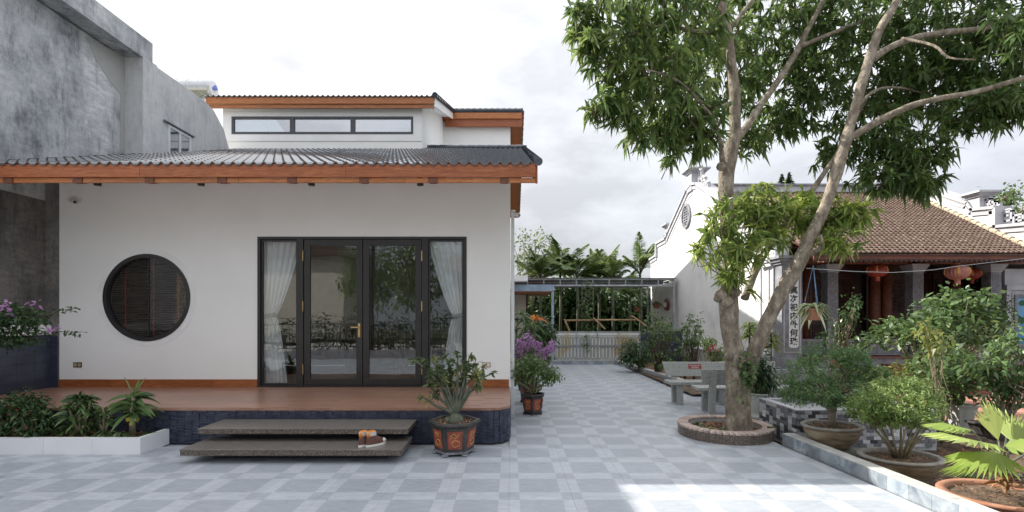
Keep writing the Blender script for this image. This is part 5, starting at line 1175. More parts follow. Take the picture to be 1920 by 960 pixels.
for (px, py, D, rx, ry, rd, n) in ((1345, 420, 6.9, 45, 38, .25, 10), (1330, 465, 6.8, 36, 34, .2, 10), (1385, 385, 7.2, 40, 40, .3, 18), (1430, 385, 7.2, 60, 38, .4, 34), (1400, 460, 6.9, 45, 46, .3, 30), (1440, 440, 7.1, 40, 40, .3, 22), (1500, 400, 7.3, 60, 42, .4, 40), (1560, 405, 7.0, 60, 42, .35, 34), (1610, 395, 6.8, 36, 32, .3, 18), (1570, 450, 6.7, 44, 26, .2, 16), (1380, 520, 6.85, 28, 24, .2, 12), (1340, 400, 7.0, 36, 30, .3, 8)):
    k = D/F; whorls(np.array(P(px, py, D)), (rx*k, rd, ry*k), n, 15, .19, .036, lv, tw, (.1, 1), .6, .0)
for a, c in (((1366, 535), (1318, 440)), ((1370, 530), (1350, 400)), ((1372, 520), (1400, 440)), ((1368, 525), (1310, 480))):
    p, q = P(*a, 6.95), P(*c, 6.85); tw.tube([p, p.lerp(q, .5)+Vector((-.02, 0, -.03)), q], [.012, .009, .005], 6)
lv.build('young_shoots', 'lf_shoot', MT); tw.build('shoot_twigs', 'bark', MT)
# creeper and fern on the trunk
lv = Leaves(); clumps(lv, P(1402, 690, 6.85), (.10, .08, .22), 26, 7, .07, .045, .03, nseg=2); clumps(lv, P(1390, 730, 6.8), (.14, .05, .3), 16, 5, .05, .035, .03, nseg=2)
o = lv.build('trunk_creeper', 'lf_mid'); tag(o, 'small leafy creeper clinging in the fork of the mango trunk', 'creeper')
lv = Leaves()
for k in range(16): lv.add([P(1398, 545, 7.05)], [(rng.uniform(.3, 1), rng.uniform(-.6, .3), rng.uniform(.0, .5))], rng.uniform(.22, .36), .026, 1.1, 5, 'strap', [rng.uniform(.2, 1)])
o = lv.build('orchid', 'lf_shoot'); tag(o, 'strappy orchid growing on the mango trunk above the knot', 'orchid')
# little plants in the planter
def tuft(p, n, Ln, W, m, lab, cat='plant', name='small_plant', up=.8, droop=.7, group=None, var=(0, 1)):
    lv = Leaves(); d = rng.normal(size=(n, 3)); d[:, 2] = np.abs(d[:, 2])*.5+up; lv.add(np.repeat(np.array([p]), n, 0), d, Ln*rng.uniform(.6, 1.2, n), W*1.15, droop, 4, 'strap', rng.uniform(*var, n))
    o = lv.build(name, m, loc=Vector(p)); tag(o, lab, cat, group); return o
tuft(P(1322, 800, 7.0)-Vector((0, 0, .03)), 16, .20, .022, 'lf_mid', 'spiky green seedling in the left part of the round planter')
tuft(P(1352, 806, 6.85)-Vector((0, 0, .02)), 9, .18, .04, 'lf_dark', 'dark broad leaved seedling right against the left side of the trunk foot')
tuft(P(1308, 794, 7.15)-Vector((0, 0, .02)), 9, .15, .045, 'lf_dark', 'low dark seedling at the far left rim of the round planter')
tuft(P(1440, 805, 6.9)-Vector((0, 0, .02)), 14, .2, .03, 'lf_grey', 'pale green tuft at the right side of the round planter')

# ================================================================ POTS
def basin(c, rx, ry, z0, z1, lab, m='glazed_brown', rim='pot_rim', soil=True, cat='potted plant', name='potted_bonsai', grp=None):
    t = thing(name, (c[0], c[1], z0), lab, cat, grp); h = z1-z0; s = ry/rx
    part('pot', m, t, lambda b: b.lathe([(rx*.50, 0), (rx*.55, .0), (rx*.60, h*.12), (rx*.80, h*.42), (rx*.90, h*.72), (rx*.92, h*.86), (rx*.84, h*.86), (rx*.6, h*.3)], (c[0], c[1], z0), 40, 1, s, cap=False), smooth=True)
    part('pot_rim', rim, t, lambda b: b.lathe([(rx*.84, h*.80), (rx*.92, h*.861), (rx*1.0, h*.90), (rx*1.0, h*.97), (rx*.97, h), (rx*.85, h*.985), (rx*.83, h*.85)], (c[0], c[1], z0), 40, 1, s, cap=False), smooth=True)
    soildisc('soil', t, c, rx*.845, ry*.845, z0+h*.86, amp=.014); litter(t, c, rx*.78, ry*.78, z0+h*.90, 160, .035); return t
def trunklets(t, base, tips, r0, m='stem', r1=.005, wob=.03):
    b = MB(); twigs(b, base, tips, r0, r1, 6, wob=wob); return b.build('trunk', m, t, smooth=True)
# 1 dark green bonsai
D = 6.32; c = P(1560, 797, D); B1 = basin((c.x, D), .37, .30, .05, .335, 'round topped dark green bonsai in a shallow brown bowl in front of the mosaic basin')
base = Vector((c.x, D, .30)); top = P(1560, 745, D)
b = MB()
for k in range(7):
    a = k*.9; b.tube([base+Vector((.045*math.cos(a), .045*math.sin(a), 0)), base+Vector((.03*math.cos(a+1), .03*math.sin(a+1), .12)), top+Vector((.05*math.cos(a), .05*math.sin(a), 0))], [.022, .017, .016], 7)
b.lathe([(.052, 0), (.055, .03), (.05, .05)], base+Vector((0, 0, .20)), 12)
b.build('trunk', 'bark', B1, smooth=True)
lobes = [(1560, 690, .10, 74, 42), (1505, 700, 0, 40, 32), (1612, 695, .05, 42, 34), (1545, 668, .1, 52, 26), (1495, 735, -.05, 30, 24), (1590, 725, -.1, 46, 30), (1535, 735, -.15, 42, 26), (1560, 750, 0, 50, 10), (1600, 672, .1, 30, 20), (1640, 705, 0, 22, 20)]
lv = Leaves(); tips = []
for px, py, dy, rx, ry in lobes:
    k = D/F; cc_ = clumps(lv, P(px, py, D+dy), (rx*k, .26, ry*k), 90, 13, .040, .016, .022, .2, .35, .35, 2, .05, .8); tips += list(cc_[:6])
lv.build('foliage', 'lf_fine', B1); b = MB(); twigs(b, top, tips, .012, .002, 4); b.build('branches', 'stem', B1)
# 2 lime bonsai
D = 5.64; c = P(1687, 853, D); B2 = basin((c.x, D), .43, .36, -.16, .135, 'wide flat topped lime green bonsai in a shallow brown bowl beside the kerb')
base = Vector((c.x, D, .10)); lobes = [(1685, 738, .1, 84, 20), (1638, 752, 0, 48, 18), (1728, 758, .1, 44, 20), (1690, 762, -.1, 66, 20), (1625, 772, 0, 34, 12), (1690, 722, .2, 56, 12), (1705, 782, -.1, 44, 12), (1655, 786, 0, 28, 8)]
lv = Leaves(); tips = []
for px, py, dy, rx, ry in lobes:
    k = D/F; cc_ = clumps(lv, P(px, py, D+dy), (rx*k, .24, ry*k), 85, 13, .046, .017, .024, .3, .3, .3, 2, .0, 1); tips += list(cc_[:8])
lv.build('foliage', 'lf_lime', B2)
b = MB()
for k in range(13):
    a = k*2*math.pi/13; m_ = base+Vector((.14*math.cos(a), .10*math.sin(a), .16)); e = P(1687, 800, D)+Vector((.30*math.cos(a), .24*math.sin(a), rng.uniform(-.02, .08)))
    b.tube([base+Vector((.05*math.cos(a), .05*math.sin(a), 0)), m_, e], [.014, .011, .007], 6); twigs(b, e, [tips[(k*5+j) % len(tips)] for j in range(4)], .006, .002, 4, wob=.02)
b.build('trunk', 'stem', B2, smooth=True)
# 3 fan palm in terracotta bowl
D = 4.5; c = P(1880, 925, D); B3 = basin((c.x, D), .50, .42, -.20, .105, 'fan palm with pleated lime leaves in a terracotta bowl at the lower right corner', 'terracotta', 'terracotta', name='potted_fan_palm')
def fan(lv, p, d, r, spread, n=22, var=.6, split=.35, cup=.12):
    d = Vector(d).normalized(); s = d.cross(Vector((0, 0, 1))).normalized(); nn = s.cross(d).normalized(); p = Vector(p); V = [tuple(p)]; Q = []
    for k in range(n+1):
        a = -spread/2+spread*k/n; rr = r*(1-.18*abs(a)/(spread/2)); u = d*math.cos(a)+s*math.sin(a); pl = (.016 if k % 2 else -.016)
        V.append(tuple(p+u*rr*(1-split)+nn*(pl-cup*r*math.cos(a)*.3))); 
    m = len(V)
    for k in range(n):
        a = -spread/2+spread*(k+.5)/n; rr = r*(1-.18*abs(a)/(spread/2))*rng.uniform(.93, 1.03); u = d*math.cos(a)+s*math.sin(a); V.append(tuple(p+u*rr+nn*(-cup*r*math.cos(a)-.01)))
        Q.append((0, 1+k, m+k, 2+k))
    lv.raw(V, Q, np.clip(np.full(len(Q), var)+rng.normal(0, .08, len(Q)), 0, 1))
heart = P(1880, 888, D); lv = Leaves(); pet = MB()
leavesf = [((1838, 828, 4.4), (-1, -.15, .22), .37, 2.3, .8), ((1822, 806, 4.6), (-.9, .2, .15), .30, 1.8, .6), ((1872, 826, 4.6), (-.05, .15, 1), .30, 1.5, .95), ((1884, 836, 4.3), (.55, -.5, .25), .32, 2.9, .75), ((1900, 830, 4.6), (.5, .3, .9), .26, 1.7, .85), ((1868, 846, 4.35), (-.75, -.35, -.25), .36, 2.0, .6), ((1925, 850, 4.5), (1, 0, .15), .33, 2.2, .6), ((1850, 862, 4.45), (-1, .05, -.25), .33, .9, .45), ((1888, 812, 4.8), (.15, .5, 1), .22, 1.3, 1.)]
for q, d, r, sp, v in leavesf:
    e = P(*q); fan(lv, e, d, r*1.3, sp, 22 if sp > 1.6 else 12, v, .35 if v > .5 else .7); pet.tube([heart, heart.lerp(e, .5)+Vector((0, 0, .03)), e], [.014, .010, .007], 6)
lv.build('fan_leaf', 'lf_fan', B3); pet.build('leaf_stalks', 'stem_green', B3, smooth=True)
lv = Leaves(); lv.add(np.repeat(np.array([heart-Vector((0, 0, .06))]), 26, 0)+rng.normal(0, .03, (26, 3)), rng.normal(size=(26, 3))+np.array([0, 0, .4]), .12, .05, .4, 2, 'leaf', rng.uniform(.3, .9, 26)); lv.build('dry_sheaths', 'litter', B3)
# leafy shrubs (broad glossy leaves)
def shrub(name, base, lobes, m, lab, cat='shrub', D=None, ls=.09, lw=.045, ncl=40, per=7, rd=.35, r0=.02, var=(0, 1), t=None, stem='stem', droop=.45, spread=.06, nst=5, grp=None, shell=.35, up=.1):
    if t is None: t = thing(name, base, lab, cat, grp)
    lv = Leaves(); tips = []
    for L_ in lobes:
        px, py, DD, rx, ry = L_; k = DD/F; cc_ = clumps(lv, P(px, py, DD), (rx*k, rd, ry*k), int(ncl), per, ls, lw, spread, droop, up, shell, 3, var[0], var[1]); tips.append(P(px, py+ry*.5, DD)); tips += [Vector(x) for x in cc_[:nst]]
    lv.build('foliage', m, t); b = MB(); twigs(b, base, tips, r0, .003, 5, wob=.04); b.build('stems', stem, t, smooth=True); return t
# big tree-like shrub in front of the temple
b0 = P(1752, 772, 8.9); b0.z = 0
shrub('camellia_shrub', b0, [(1770, 592, 8.9, 46, 24), (1720, 614, 8.8, 48, 22), (1680, 628, 8.7, 34, 18), (1815, 590, 9.1, 40, 26), (1790, 618, 8.9, 50, 22), (1735, 634, 8.7, 36, 14), (1808, 562, 9.1, 22, 14), (1838, 606, 9.2, 16, 16)], 'lf_mid', 'tall broad leaved camellia shrub rising in front of the stone columns', ls=.115, lw=.068, ncl=42, per=7, rd=.5, r0=.045, droop=.25, spread=.10)
# mid shrub in white pot
def whitepot(c, r, h, lab, name, cat='potted plant', m='white_pot', sq=4, grp=None):
    t = thing(name, c, lab, cat, grp); p = Vector(c)
    part('pot', m, t, lambda b: b.lathe([(r*.62, 0), (r*.98, h*.9), (r*.98, h), (r*.86, h), (r*.80, h*.86)], p, sq, a0=R(45) if sq == 4 else 0, cap=False), bevel=.008)
    part('rim', m, t, lambda b: b.lathe([(r*.95, h*.9), (r*1.1, h*.92), (r*1.1, h*1.0), (r*.88, h*1.0), (r*.88, h*.9)], p, sq, a0=R(45) if sq == 4 else 0, cap=False))
    soildisc('soil', t, c, r*.6, r*.6, p.z+h*.88); return t
c = P(1800, 790, 7.8); c.z = .0; t = whitepot(c, .22, .34, 'light green leafy shrub in a square off-white pot on the terracotta paving', 'potted_shrub')
shrub('', c+Vector((0, 0, .3)), [(1748, 690, 7.7, 34, 20), (1792, 685, 7.8, 32, 22), (1740, 722, 7.6, 26, 16), (1778, 722, 7.7, 30, 16), (1812, 708, 7.9, 18, 18), (1765, 664, 7.8, 22, 10)], 'lf_mid', '', t=t, ls=.10, lw=.055, ncl=27, per=7, rd=.35, spread=.08, var=(.15, 1), droop=.4)
# paler clump in front: sunlit camellia leaves, the light put into the colour
b0 = P(1765, 760, 7.2); b0.z = -.15
shrub('sunlit_camellia_clump', b0, [(1738, 622, 7.2, 22, 16), (1762, 640, 7.1, 14, 14)], 'lf_yellow', 'pale yellow green leaf clump standing in for sunlit leaves of the camellia', ls=.10, lw=.045, ncl=9, per=6, rd=.12, spread=.05, var=(.2, .9), droop=.8, r0=.012)
b0 = P(1640, 740, 8.2); b0.z = -.02
shrub('croton_shrub', b0, [(1628, 700, 8.2, 26, 14), (1668, 712, 8.1, 32, 14), (1700, 695, 8.2, 18, 10)], 'lf_yellow', 'yellow green low shrub between the dark bonsai and the white potted shrub', ls=.11, lw=.036, ncl=20, per=7, rd=.3, spread=.06)
# rear tray pot with branching tree, right edge
D = 7.0; c = P(1890, 795, D); t = thing('potted_tree', (c.x, D, -.01), 'dark leaved small tree in a long black tray pot at the right edge', 'potted plant')
part('pot', 'black_pot', t, lambda b: b.prism([(c.x-.38, .17), (c.x+.38, .17), (c.x+.33, .02), (c.x-.33, .02)], 1, D-.22, D+.22), bevel=.01); part('rim', 'black_pot', t, lambda b: b.box(c.x-.41, c.x+.41, D-.25, D+.25, .1702, .20), bevel=.008)
part('foot', 'black_pot', t, lambda b: [b.box(c.x+s-.05, c.x+s+.05, D-.18, D+.18, -.01, .0198) for s in (-.25, .25)])
soildisc('soil', t, (c.x, D), .35, .2, .19)
base = Vector((c.x-.05, D, .19))
b = MB(); tips = [P(1850, 735, D), P(1895, 700, D+.1), P(1918, 660, D), P(1860, 690, D+.1), P(1870, 720, D), P(1935, 720, D), P(1910, 640, D+.1)]; twigs(b, base, tips, .026, .008, 7)
b.tube([P(1935, 735, 6.6), P(1890, 715, 6.8), P(1850, 688, 7)], [.012, .010, .004], 6); b.tube([P(1940, 755, 6.5), P(1900, 728, 6.8), P(1862, 705, 7)], [.012, .010, .004], 6)
b.build('trunk', 'bark', t, smooth=True)
lv = Leaves()
for px, py, rx, ry, v in ((1870, 735, 34, 26, 0), (1895, 705, 34, 24, 0), (1915, 740, 34, 30, 0), (1860, 700, 30, 20, .2), (1905, 670, 30, 24, .5), (1915, 628, 24, 22, .6), (1890, 650, 30, 16, .6), (1848, 685, 24, 12, .6), (1935, 690, 30, 30, .3)):
    k = D/F; clumps(lv, P(px, py, D), (rx*k*.9, .26, ry*k*.8), 18, 7, .10, .042, .06, .6, .0, .3, 3, v*.5, .3+v)
lv.build('foliage', 'lf_mid', t)
# white pot plant at the third column
c = P(1835, 664, 12.2); c.z = FZ+.002; t = whitepot(c, .25, .32, 'tall leafy plant in a square white pot on the steps beside the third column', 'potted_shrub')
shrub('', c+Vector((0, 0, .28)), [(1840, 600, 12.2, 30, 34), (1825, 570, 12.2, 26, 24), (1862, 590, 12.1, 22, 34), (1838, 628, 12.1, 24, 16)], 'lf_mid', '', t=t, ls=.16, lw=.05, ncl=34, per=8, rd=.35, spread=.1, droop=.9, var=(0, .7))
# small shrub on a clay pot behind the spider plant
c = P(1572, 672, 10.6); c.z = .55
t = thing('potted_shrub', (c.x, c.y, 0), 'thin dark shrub in a terracotta pot on a stone block before the first column', 'potted plant')
part('pot', 'terracotta', t, lambda b: b.lathe([(.11, .0), (.16, .22), (.175, .22), (.175, .26), (.14, .26), (.13, .2)], (c.x, c.y, .52), 20, cap=False), smooth=False); part('stand', 'stone', t, lambda b: b.box(c.x-.2, c.x+.2, c.y-.2, c.y+.2, -.01, .52))
shrub('', Vector((c.x, c.y, .72)), [(1575, 600, 10.6, 22, 24), (1600, 585, 10.6, 16, 22), (1590, 640, 10.5, 30, 16), (1618, 635, 10.5, 26, 12), (1560, 630, 10.6, 12, 10), (1598, 565, 10.6, 8, 10)], 'lf_dark', '', t=t, ls=.09, lw=.045, ncl=15, per=5, rd=.22, spread=.07, r0=.014, var=(.1, 1))
# white and blue ceramic pot with dark plant
c = P(1423, 785, 8.3); c.z = 0
t = thing('potted_plant', c, 'dark leaved plant in a tall white pot with blue print behind the mango trunk', 'potted plant')
part('pot', 'white_pot', t, lambda b: b.lathe([(.13, .0), (.15, .02), (.15, .05), (.13, .07), (.12, .10), (.15, .28), (.17, .40), (.195, .42), (.195, .44), (.165, .44), (.15, .38)], c, 24, cap=False), smooth=False)
part('printed_branch', 'blue_print', t, lambda b: [b.obox(c+Vector((.1508*math.cos(a), .1508*math.sin(a), z)), Vector((-math.sin(a), math.cos(a), .4))*w, Vector((math.cos(a), math.sin(a), 0))*.006, Vector((0, 0, w*1.2))) for a, z, w in ((-1.9, .30, .02), (-1.6, .26, .025), (-1.3, .30, .03), (-1.1, .24, .02), (-1.5, .20, .015), (-1.75, .22, .02))])
shrub('', c+Vector((0, 0, .4)), [(1420, 700, 8.3, 26, 32), (1410, 675, 8.3, 18, 18), (1432, 715, 8.3, 16, 18)], 'lf_dark', '', t=t, ls=.12, lw=.03, ncl=44, per=9, rd=.22, spread=.05, var=(0, .8))
# hanging spider plant
hp = P(1524, 585, 6.9); HPt = thing('hanging_spider_plant', hp, 'striped spider plant in a terracotta pot hung on blue cords from the mango tree', 'hanging plant')
part('pot', 'terracotta', HPt, lambda b: b.lathe([(.085, -.115), (.095, -.115), (.125, .02), (.135, .02), (.135, .05), (.115, .05), (.105, .0)], hp, 24, cap=False)); soildisc('soil', HPt, hp, .10, .10, hp.z+.04)
hk = P(1525, 497, 6.86); part('cords', 'blue_cord', HPt, lambda b: [b.tube([hk, hp+Vector((.115*math.cos(a), .115*math.sin(a), .05))], .0045, 4) for a in (.4, 2.5, 4.6)])
lv = Leaves(); n = 46; a = rng.random(n)*6.28; d = np.stack([np.cos(a), np.sin(a), rng.uniform(.1, 1.2, n)], 1); lv.add(np.repeat(np.array([hp+Vector((0, 0, .06))]), n, 0)+rng.normal(0, .03, (n, 3)), d, rng.uniform(.22, .38, n), .036, rng.uniform(.7, 1.2, n), 6, 'strap', rng.random(n)); lv.build('foliage', 'lf_spider', HPt)
# ---- hexagonal pots
def hexpot(c, r, h, rot, lab, name, n=6, plain=False, cat='potted plant'):
    t = thing(name, c, lab, cat); p = Vector(c); a0 = R(rot); k = h
    part('pot', 'black_pot', t, lambda b: b.lathe([(r*.70, k*.14), (r*.73, k*.14), (r*.86, k*.84), (r*.80, k*.9), (r*.72, k*.8)], p, n, a0=a0, cap=False), bevel=.004)
    part('rim', 'black_pot', t, lambda b: b.lathe([(r*.82, k*.84), (r*.98, k*.90), (r, k*.94), (r*.98, k), (r*.84, k), (r*.80, k*.90)], p, n, a0=a0, cap=False), bevel=.004)
    def foot(b):
        b.lathe([(r*.66, k*.06), (r*.76, k*.08), (r*.78, k*.13), (r*.70, k*.1402)], p, n, a0=a0)
        for i in range(n): a = a0+2*math.pi*i/n; q = p+Vector((math.cos(a), math.sin(a), 0))*r*.70; b.lathe([(r*.10, 0), (r*.13, k*.05), (r*.10, k*.075)], q, 8)
    part('foot', 'black_pot' if plain else 'stone_panel', t, foot)
    for i in range(n):
        a, c2 = a0+2*math.pi*i/n, a0+2*math.pi*(i+1)/n; A = [Vector((math.cos(x), math.sin(x), 0)) for x in (a, c2)]
        def q(u, v, o=0): rr = r*(.735+(.86-.735)*(v-.14)/.70)+o; return p+(A[0]*(1-u)+A[1]*u)*rr+Vector((0, 0, v*k))
        nm = (A[0]+A[1]).normalized()*.006
        u0, u1, v0, v1 = .17, .83, .24, .76; f = [q(u0, v0), q(u1, v0), q(u1, v1), q(u0, v1)]
        o = part('panel', 'red_panel', t, lambda b: b.add([x-nm for x in f]+[x+nm for x in f], [(0,3,2,1),(4,5,6,7),(0,1,5,4),(1,2,6,5),(2,3,7,6),(3,0,4,7)]))
        pts = {0: [(.5, .3), (.72, .36), (.7, .46), (.5, .5), (.36, .44), (.4, .34)], 1: [(.3, .62), (.45, .70), (.6, .62), (.7, .70)]}
        part('relief', 'gold_relief', o, lambda b: [b.tube([q(u, v)+nm*1.6 for u, v in pl+([pl[0]] if j == 0 else [])], r*.022, 5) for j, pl in pts.items()]+[b.tube([q(.3+.1*j, .55+.04*(j % 2))+nm*1.5, q(.36+.1*j, .60)+nm*1.5], r*.02, 4) for j in range(4)])
    soildisc('soil', t, c, r*.78, r*.78, p.z+k*.88); return t
c = Vector(P(852, 850, 6.22)); c.z = 0
DR = hexpot(c, .335, .42, 8, 'bare stemmed desert rose in a hexagonal black pot with red dragon panels beside the steps', 'potted_desert_rose')
litter(DR, c, .26, .26, .385, 220, .04, var=(.5, 1)); b = MB(); base = c+Vector((.0, 0, .37))
b.lathe([(.085, 0), (.10, .03), (.09, .07), (.06, .11), (.03, .13)], base+Vector((.02, -.02, 0)), 14); b.lathe([(.05, 0), (.06, .03), (.04, .08)], base+Vector((-.07, 0, 0)), 10)
def px6(px, py, dy=0): return P(px, py, 6.22+dy)
tipl = []
stems = [((845, 770), (826, 720), (800, 690), (777, 676)), ((850, 765), (838, 720), (826, 690), (815, 672)), ((850, 765), (846, 715), (842, 690), (835, 668)), ((855, 765), (858, 715), (858, 690), (858, 664)), ((858, 768), (868, 722), (876, 695), (880, 668)), ((858, 768), (880, 728), (905, 708), (924, 700)), ((856, 768), (874, 722), (892, 702), (893, 682)), ((850, 766), (835, 730), (820, 715), (806, 700)), ((852, 766), (850, 730), (846, 715), (850, 700)), ((842, 770), (815, 760), (800, 748), (788, 744)), ((856, 766), (866, 730), (868, 712), (862, 690)), ((848, 768), (828, 750), (816, 738), (810, 720)), ((860, 768), (882, 735), (900, 722), (906, 690)), ((850, 760), (842, 735), (832, 705), (822, 700))]
for i, st in enumerate(stems):
    dy = [-.12, .1, .18, -.1, .05, -.05, .14, -.18, 0, -.1, .12, -.05, .05, -.15][i]; pp = [px6(a, c_, dy*j/3) for j, (a, c_) in enumerate(st)]; b.tube([base+Vector((0, 0, .05))]+pp, [.034, .026, .017, .012, .009], 7); tipl.append(pp[-1])
    tipl.append(pp[1].lerp(pp[2], .7)); 
    if i != 9:
        tipl.append(pp[2])
        q = pp[2]+Vector((rng.uniform(-.12, .12), rng.uniform(-.08, .08), rng.uniform(.06, .13))); b.tube([pp[2], q], [.010, .006], 6); tipl.append(q)
b.build('stems', 'stem_green', DR, smooth=True)
lv = Leaves()
for q in tipl:
    n = 13; d = rng.normal(size=(n, 3)); d[:, 2] = d[:, 2]*.7+.2; lv.add(np.repeat(np.array([q]), n, 0)+rng.normal(0, .012, (n, 3)), d, rng.uniform(.06, .105, n), .034, .2, 3, 'leaf', np.clip(rng.uniform(0, .7)+rng.uniform(0, .35, n), 0, 1))
lv.build('foliage', 'lf_grey', DR)
# flowering pots in the lane
c = P(999, 778, 8.75); c.z = 0; t = hexpot(c, .235, .36, 25, 'bushy plant in a black and red pot, frontmost in the lane by the house corner', 'potted_bougainvillea', 6, True)
shrub('', c+Vector((0, 0, .33)), [(988, 690, 8.75, 34, 20), (1010, 700, 8.7, 34, 16), (975, 705, 8.8, 20, 16), (1034, 703, 8.7, 14, 9), (1000, 680, 8.8, 20, 12)], 'lf_mid', '', t=t, ls=.062, lw=.032, ncl=50, per=8, rd=.25, spread=.045, var=(.2, 1), r0=.018)
c = P(993, 757, 9.95); c.z = 0; t = hexpot(c, .235, .36, 0, 'purple flowering bougainvillea in a black and red pot, rear of two lane pots', 'potted_bougainvillea', 6, True)
shrub('', c+Vector((0, 0, .33)), [(985, 670, 9.9, 36, 18), (1005, 655, 9.9, 26, 16), (970, 655, 9.9, 16, 16)], 'lf_mid', '', t=t, ls=.06, lw=.03, ncl=34, per=7, rd=.25, spread=.05, r0=.018)
lv = Leaves()
for px, py, rx, ry in ((992, 635, 14, 8), (1003, 645, 12, 10), (985, 652, 12, 8), (1010, 660, 10, 8), (1035, 650, 8, 8), (1025, 658, 8, 6), (972, 662, 14, 6), (1012, 668, 8, 5), (978, 645, 6, 6), (962, 655, 6, 6)): clumps(lv, P(px, py, 9.7), (rx*9.7/F, .12, ry*9.7/F), 13, 7, .05, .036, .03, .1, .3, .3, 2)
lv.build('flowers', 'lf_purple', t, kind='stuff')
b0 = P(975, 672, 11.5); b0.z = 0
lvx = thing('dracaena', b0, 'large strappy leaved dracaena against the house wall behind the purple flowers', 'plant')
lv = Leaves()
for px, py in ((968, 620), (985, 600), (975, 590), (1000, 610), (965, 600), (990, 625), (978, 640)):
    n = 16; d = rng.normal(size=(n, 3)); d[:, 2] = np.abs(d[:, 2]); lv.add(np.repeat(np.array([P(px, py, 11.4)]), n, 0), d, rng.uniform(.3, .5, n), .05, .8, 4, 'strap', rng.uniform(.1, .9, n))
lv.build('foliage', 'lf_mid', lvx); b = MB(); twigs(b, b0, [P(968, 620, 11.4), P(985, 600, 11.4), P(1000, 610, 11.4), P(978, 640, 11.4)], .03, .015); b.build('stems', 'bark_dark', lvx)
t = tuft(P(1003, 600, 15.0), 20, .5, .06, 'lf_orange', 'orange and yellow flower spray beside the porch post', 'flower', 'flower_spray')
b = MB(); p = P(1003, 600, 15.0); b.tube([(p.x, p.y, 0), p], .02, 6); o = b.build('flower_stem', 'bark_dark', t)
b0 = P(1015, 680, 16); b0.z = 0
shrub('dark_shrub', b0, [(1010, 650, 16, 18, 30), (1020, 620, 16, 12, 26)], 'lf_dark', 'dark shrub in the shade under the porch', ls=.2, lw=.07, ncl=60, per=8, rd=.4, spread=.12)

# ================================================================ LEFT PLANTER
LP = thing('white_planter', (-6, 6.4, 0), 'long white tiled planter box against the deck at the lower left', 'planter')
lx1, lz = -4.6, .205
part('wall_core', 'white_trim', LP, lambda b: (b.box(-8.4, lx1-.012, 6.142, 6.20, 0, lz-.003), b.box(lx1-.07, lx1-.012, 6.2002, 6.655, 0, lz-.003), b.box(-8.4, lx1-.012, 6.2002, 6.21, 0, .1)))
M['glaze'] = mat('white_glazed_tile', [(.70, .71, .74), (.76, .77, .79)], scale=2, rough=.22, rand=.03, coord='w')
wt = unit_box('white_tile', 'glaze', .2985, .0055, .102); x = lx1-.3
while x > -8.3: piece(wt, 'white_tile', LP, (x, 6.136, .102)); x -= .6
piece(unit_box('white_tile', 'glaze', .0055, .2605, .102), 'white_tile', LP, (lx1-.0055, 6.392, .102))
part('soil', 'soil', LP, lambda b: b.box(-8.4, lx1-.071, 6.2102, 6.655, 0, .16)); litter(LP, (-6.4, 6.43), 1.6, .19, .165, 300, .05, rect=True)
b0 = P(45, 822, 6.4); b0.z = .16
t = shrub('ixora_bush', b0, [(20, 780, 6.4, 34, 34), (55, 775, 6.4, 34, 34), (80, 790, 6.4, 22, 30), (40, 755, 6.4, 34, 18), (30, 805, 6.4, 40, 20), (-20, 780, 6.4, 34, 34)], 'lf_dark', 'rounded dark ixora bush with tiny red flowers at the left end of the planter', ls=.065, lw=.03, ncl=60, per=8, rd=.2, spread=.04)
lv = Leaves(); clumps(lv, P(35, 785, 6.22), (.30, .10, .20), 9, 3, .03, .02, .02, .1, .3); lv.build('flowers', 'lf_red', t, kind='stuff')
def rosette_plant(px, lab, heads, Ln, W, m, z=.16, base_px=None, n=30, D=6.42, rst=.018, droop=.55):
    b0 = P(px, 815, D); b0.z = z; t = thing('dracaena', b0, lab, 'plant'); lv = Leaves(); b = MB()
    for hx, hy, s in heads:
        q = P(hx, hy, D+rng.uniform(-.1, .1)); N = int(n*s); tt = rng.random((N, 1)); p = np.array(q)-tt*np.array([0, 0, .16*s]); d = rng.normal(size=(N, 3)); d[:, 2] = np.abs(d[:, 2])*.5+.35-tt[:, 0]*.4
        lv.add(p, d, Ln*s*rng.uniform(.7, 1.15, N), W, droop, 4, 'strap', rng.uniform(0, .9, N)); b.tube([b0+Vector((rng.uniform(-.02, .02), 0, 0)), (b0+q)/2+Vector((0, 0, .0)), q], [rst, rst*.9, rst*.8], 6)
    lv.build('foliage', m, t); b.build('stems', 'stem', t, smooth=True); return t
rosette_plant(150, 'bushy dark green dracaena in the middle of the white planter', [(148, 740, 1), (128, 762, .9), (170, 760, .9), (150, 768, 1), (133, 746, .9), (166, 742, .9), (150, 790, .9), (130, 788, .8), (172, 782, .8)], .19, .036, 'lf_mid', n=40)
rosette_plant(196, 'small dark dracaena just left of the striped dracaena', [(194, 765, .9), (205, 780, .8), (186, 785, .8)], .15, .024, 'lf_mid', n=34)
t = rosette_plant(249, 'striped broad leaved dracaena on a bare stem with a yellow ribbon', [(249, 752, 1), (250, 744, .9), (248, 760, 1.0)], .33, .075, 'lf_mid', n=22, rst=.034, droop=.6)
lv = Leaves(); q = np.array(P(250, 745, 6.4)); lv.add(np.repeat(q[None], 4, 0), [(-.25, -.1, 1), (.45, 0, 1), (.1, .2, .9), (.7, -.2, .55)], [.40, .42, .3, .36], .065, [.25, .3, .2, .4], 6, 'leaf', [.9, .85, .7, 1], .2); lv.build('tall_leaf', 'lf_mid', t)
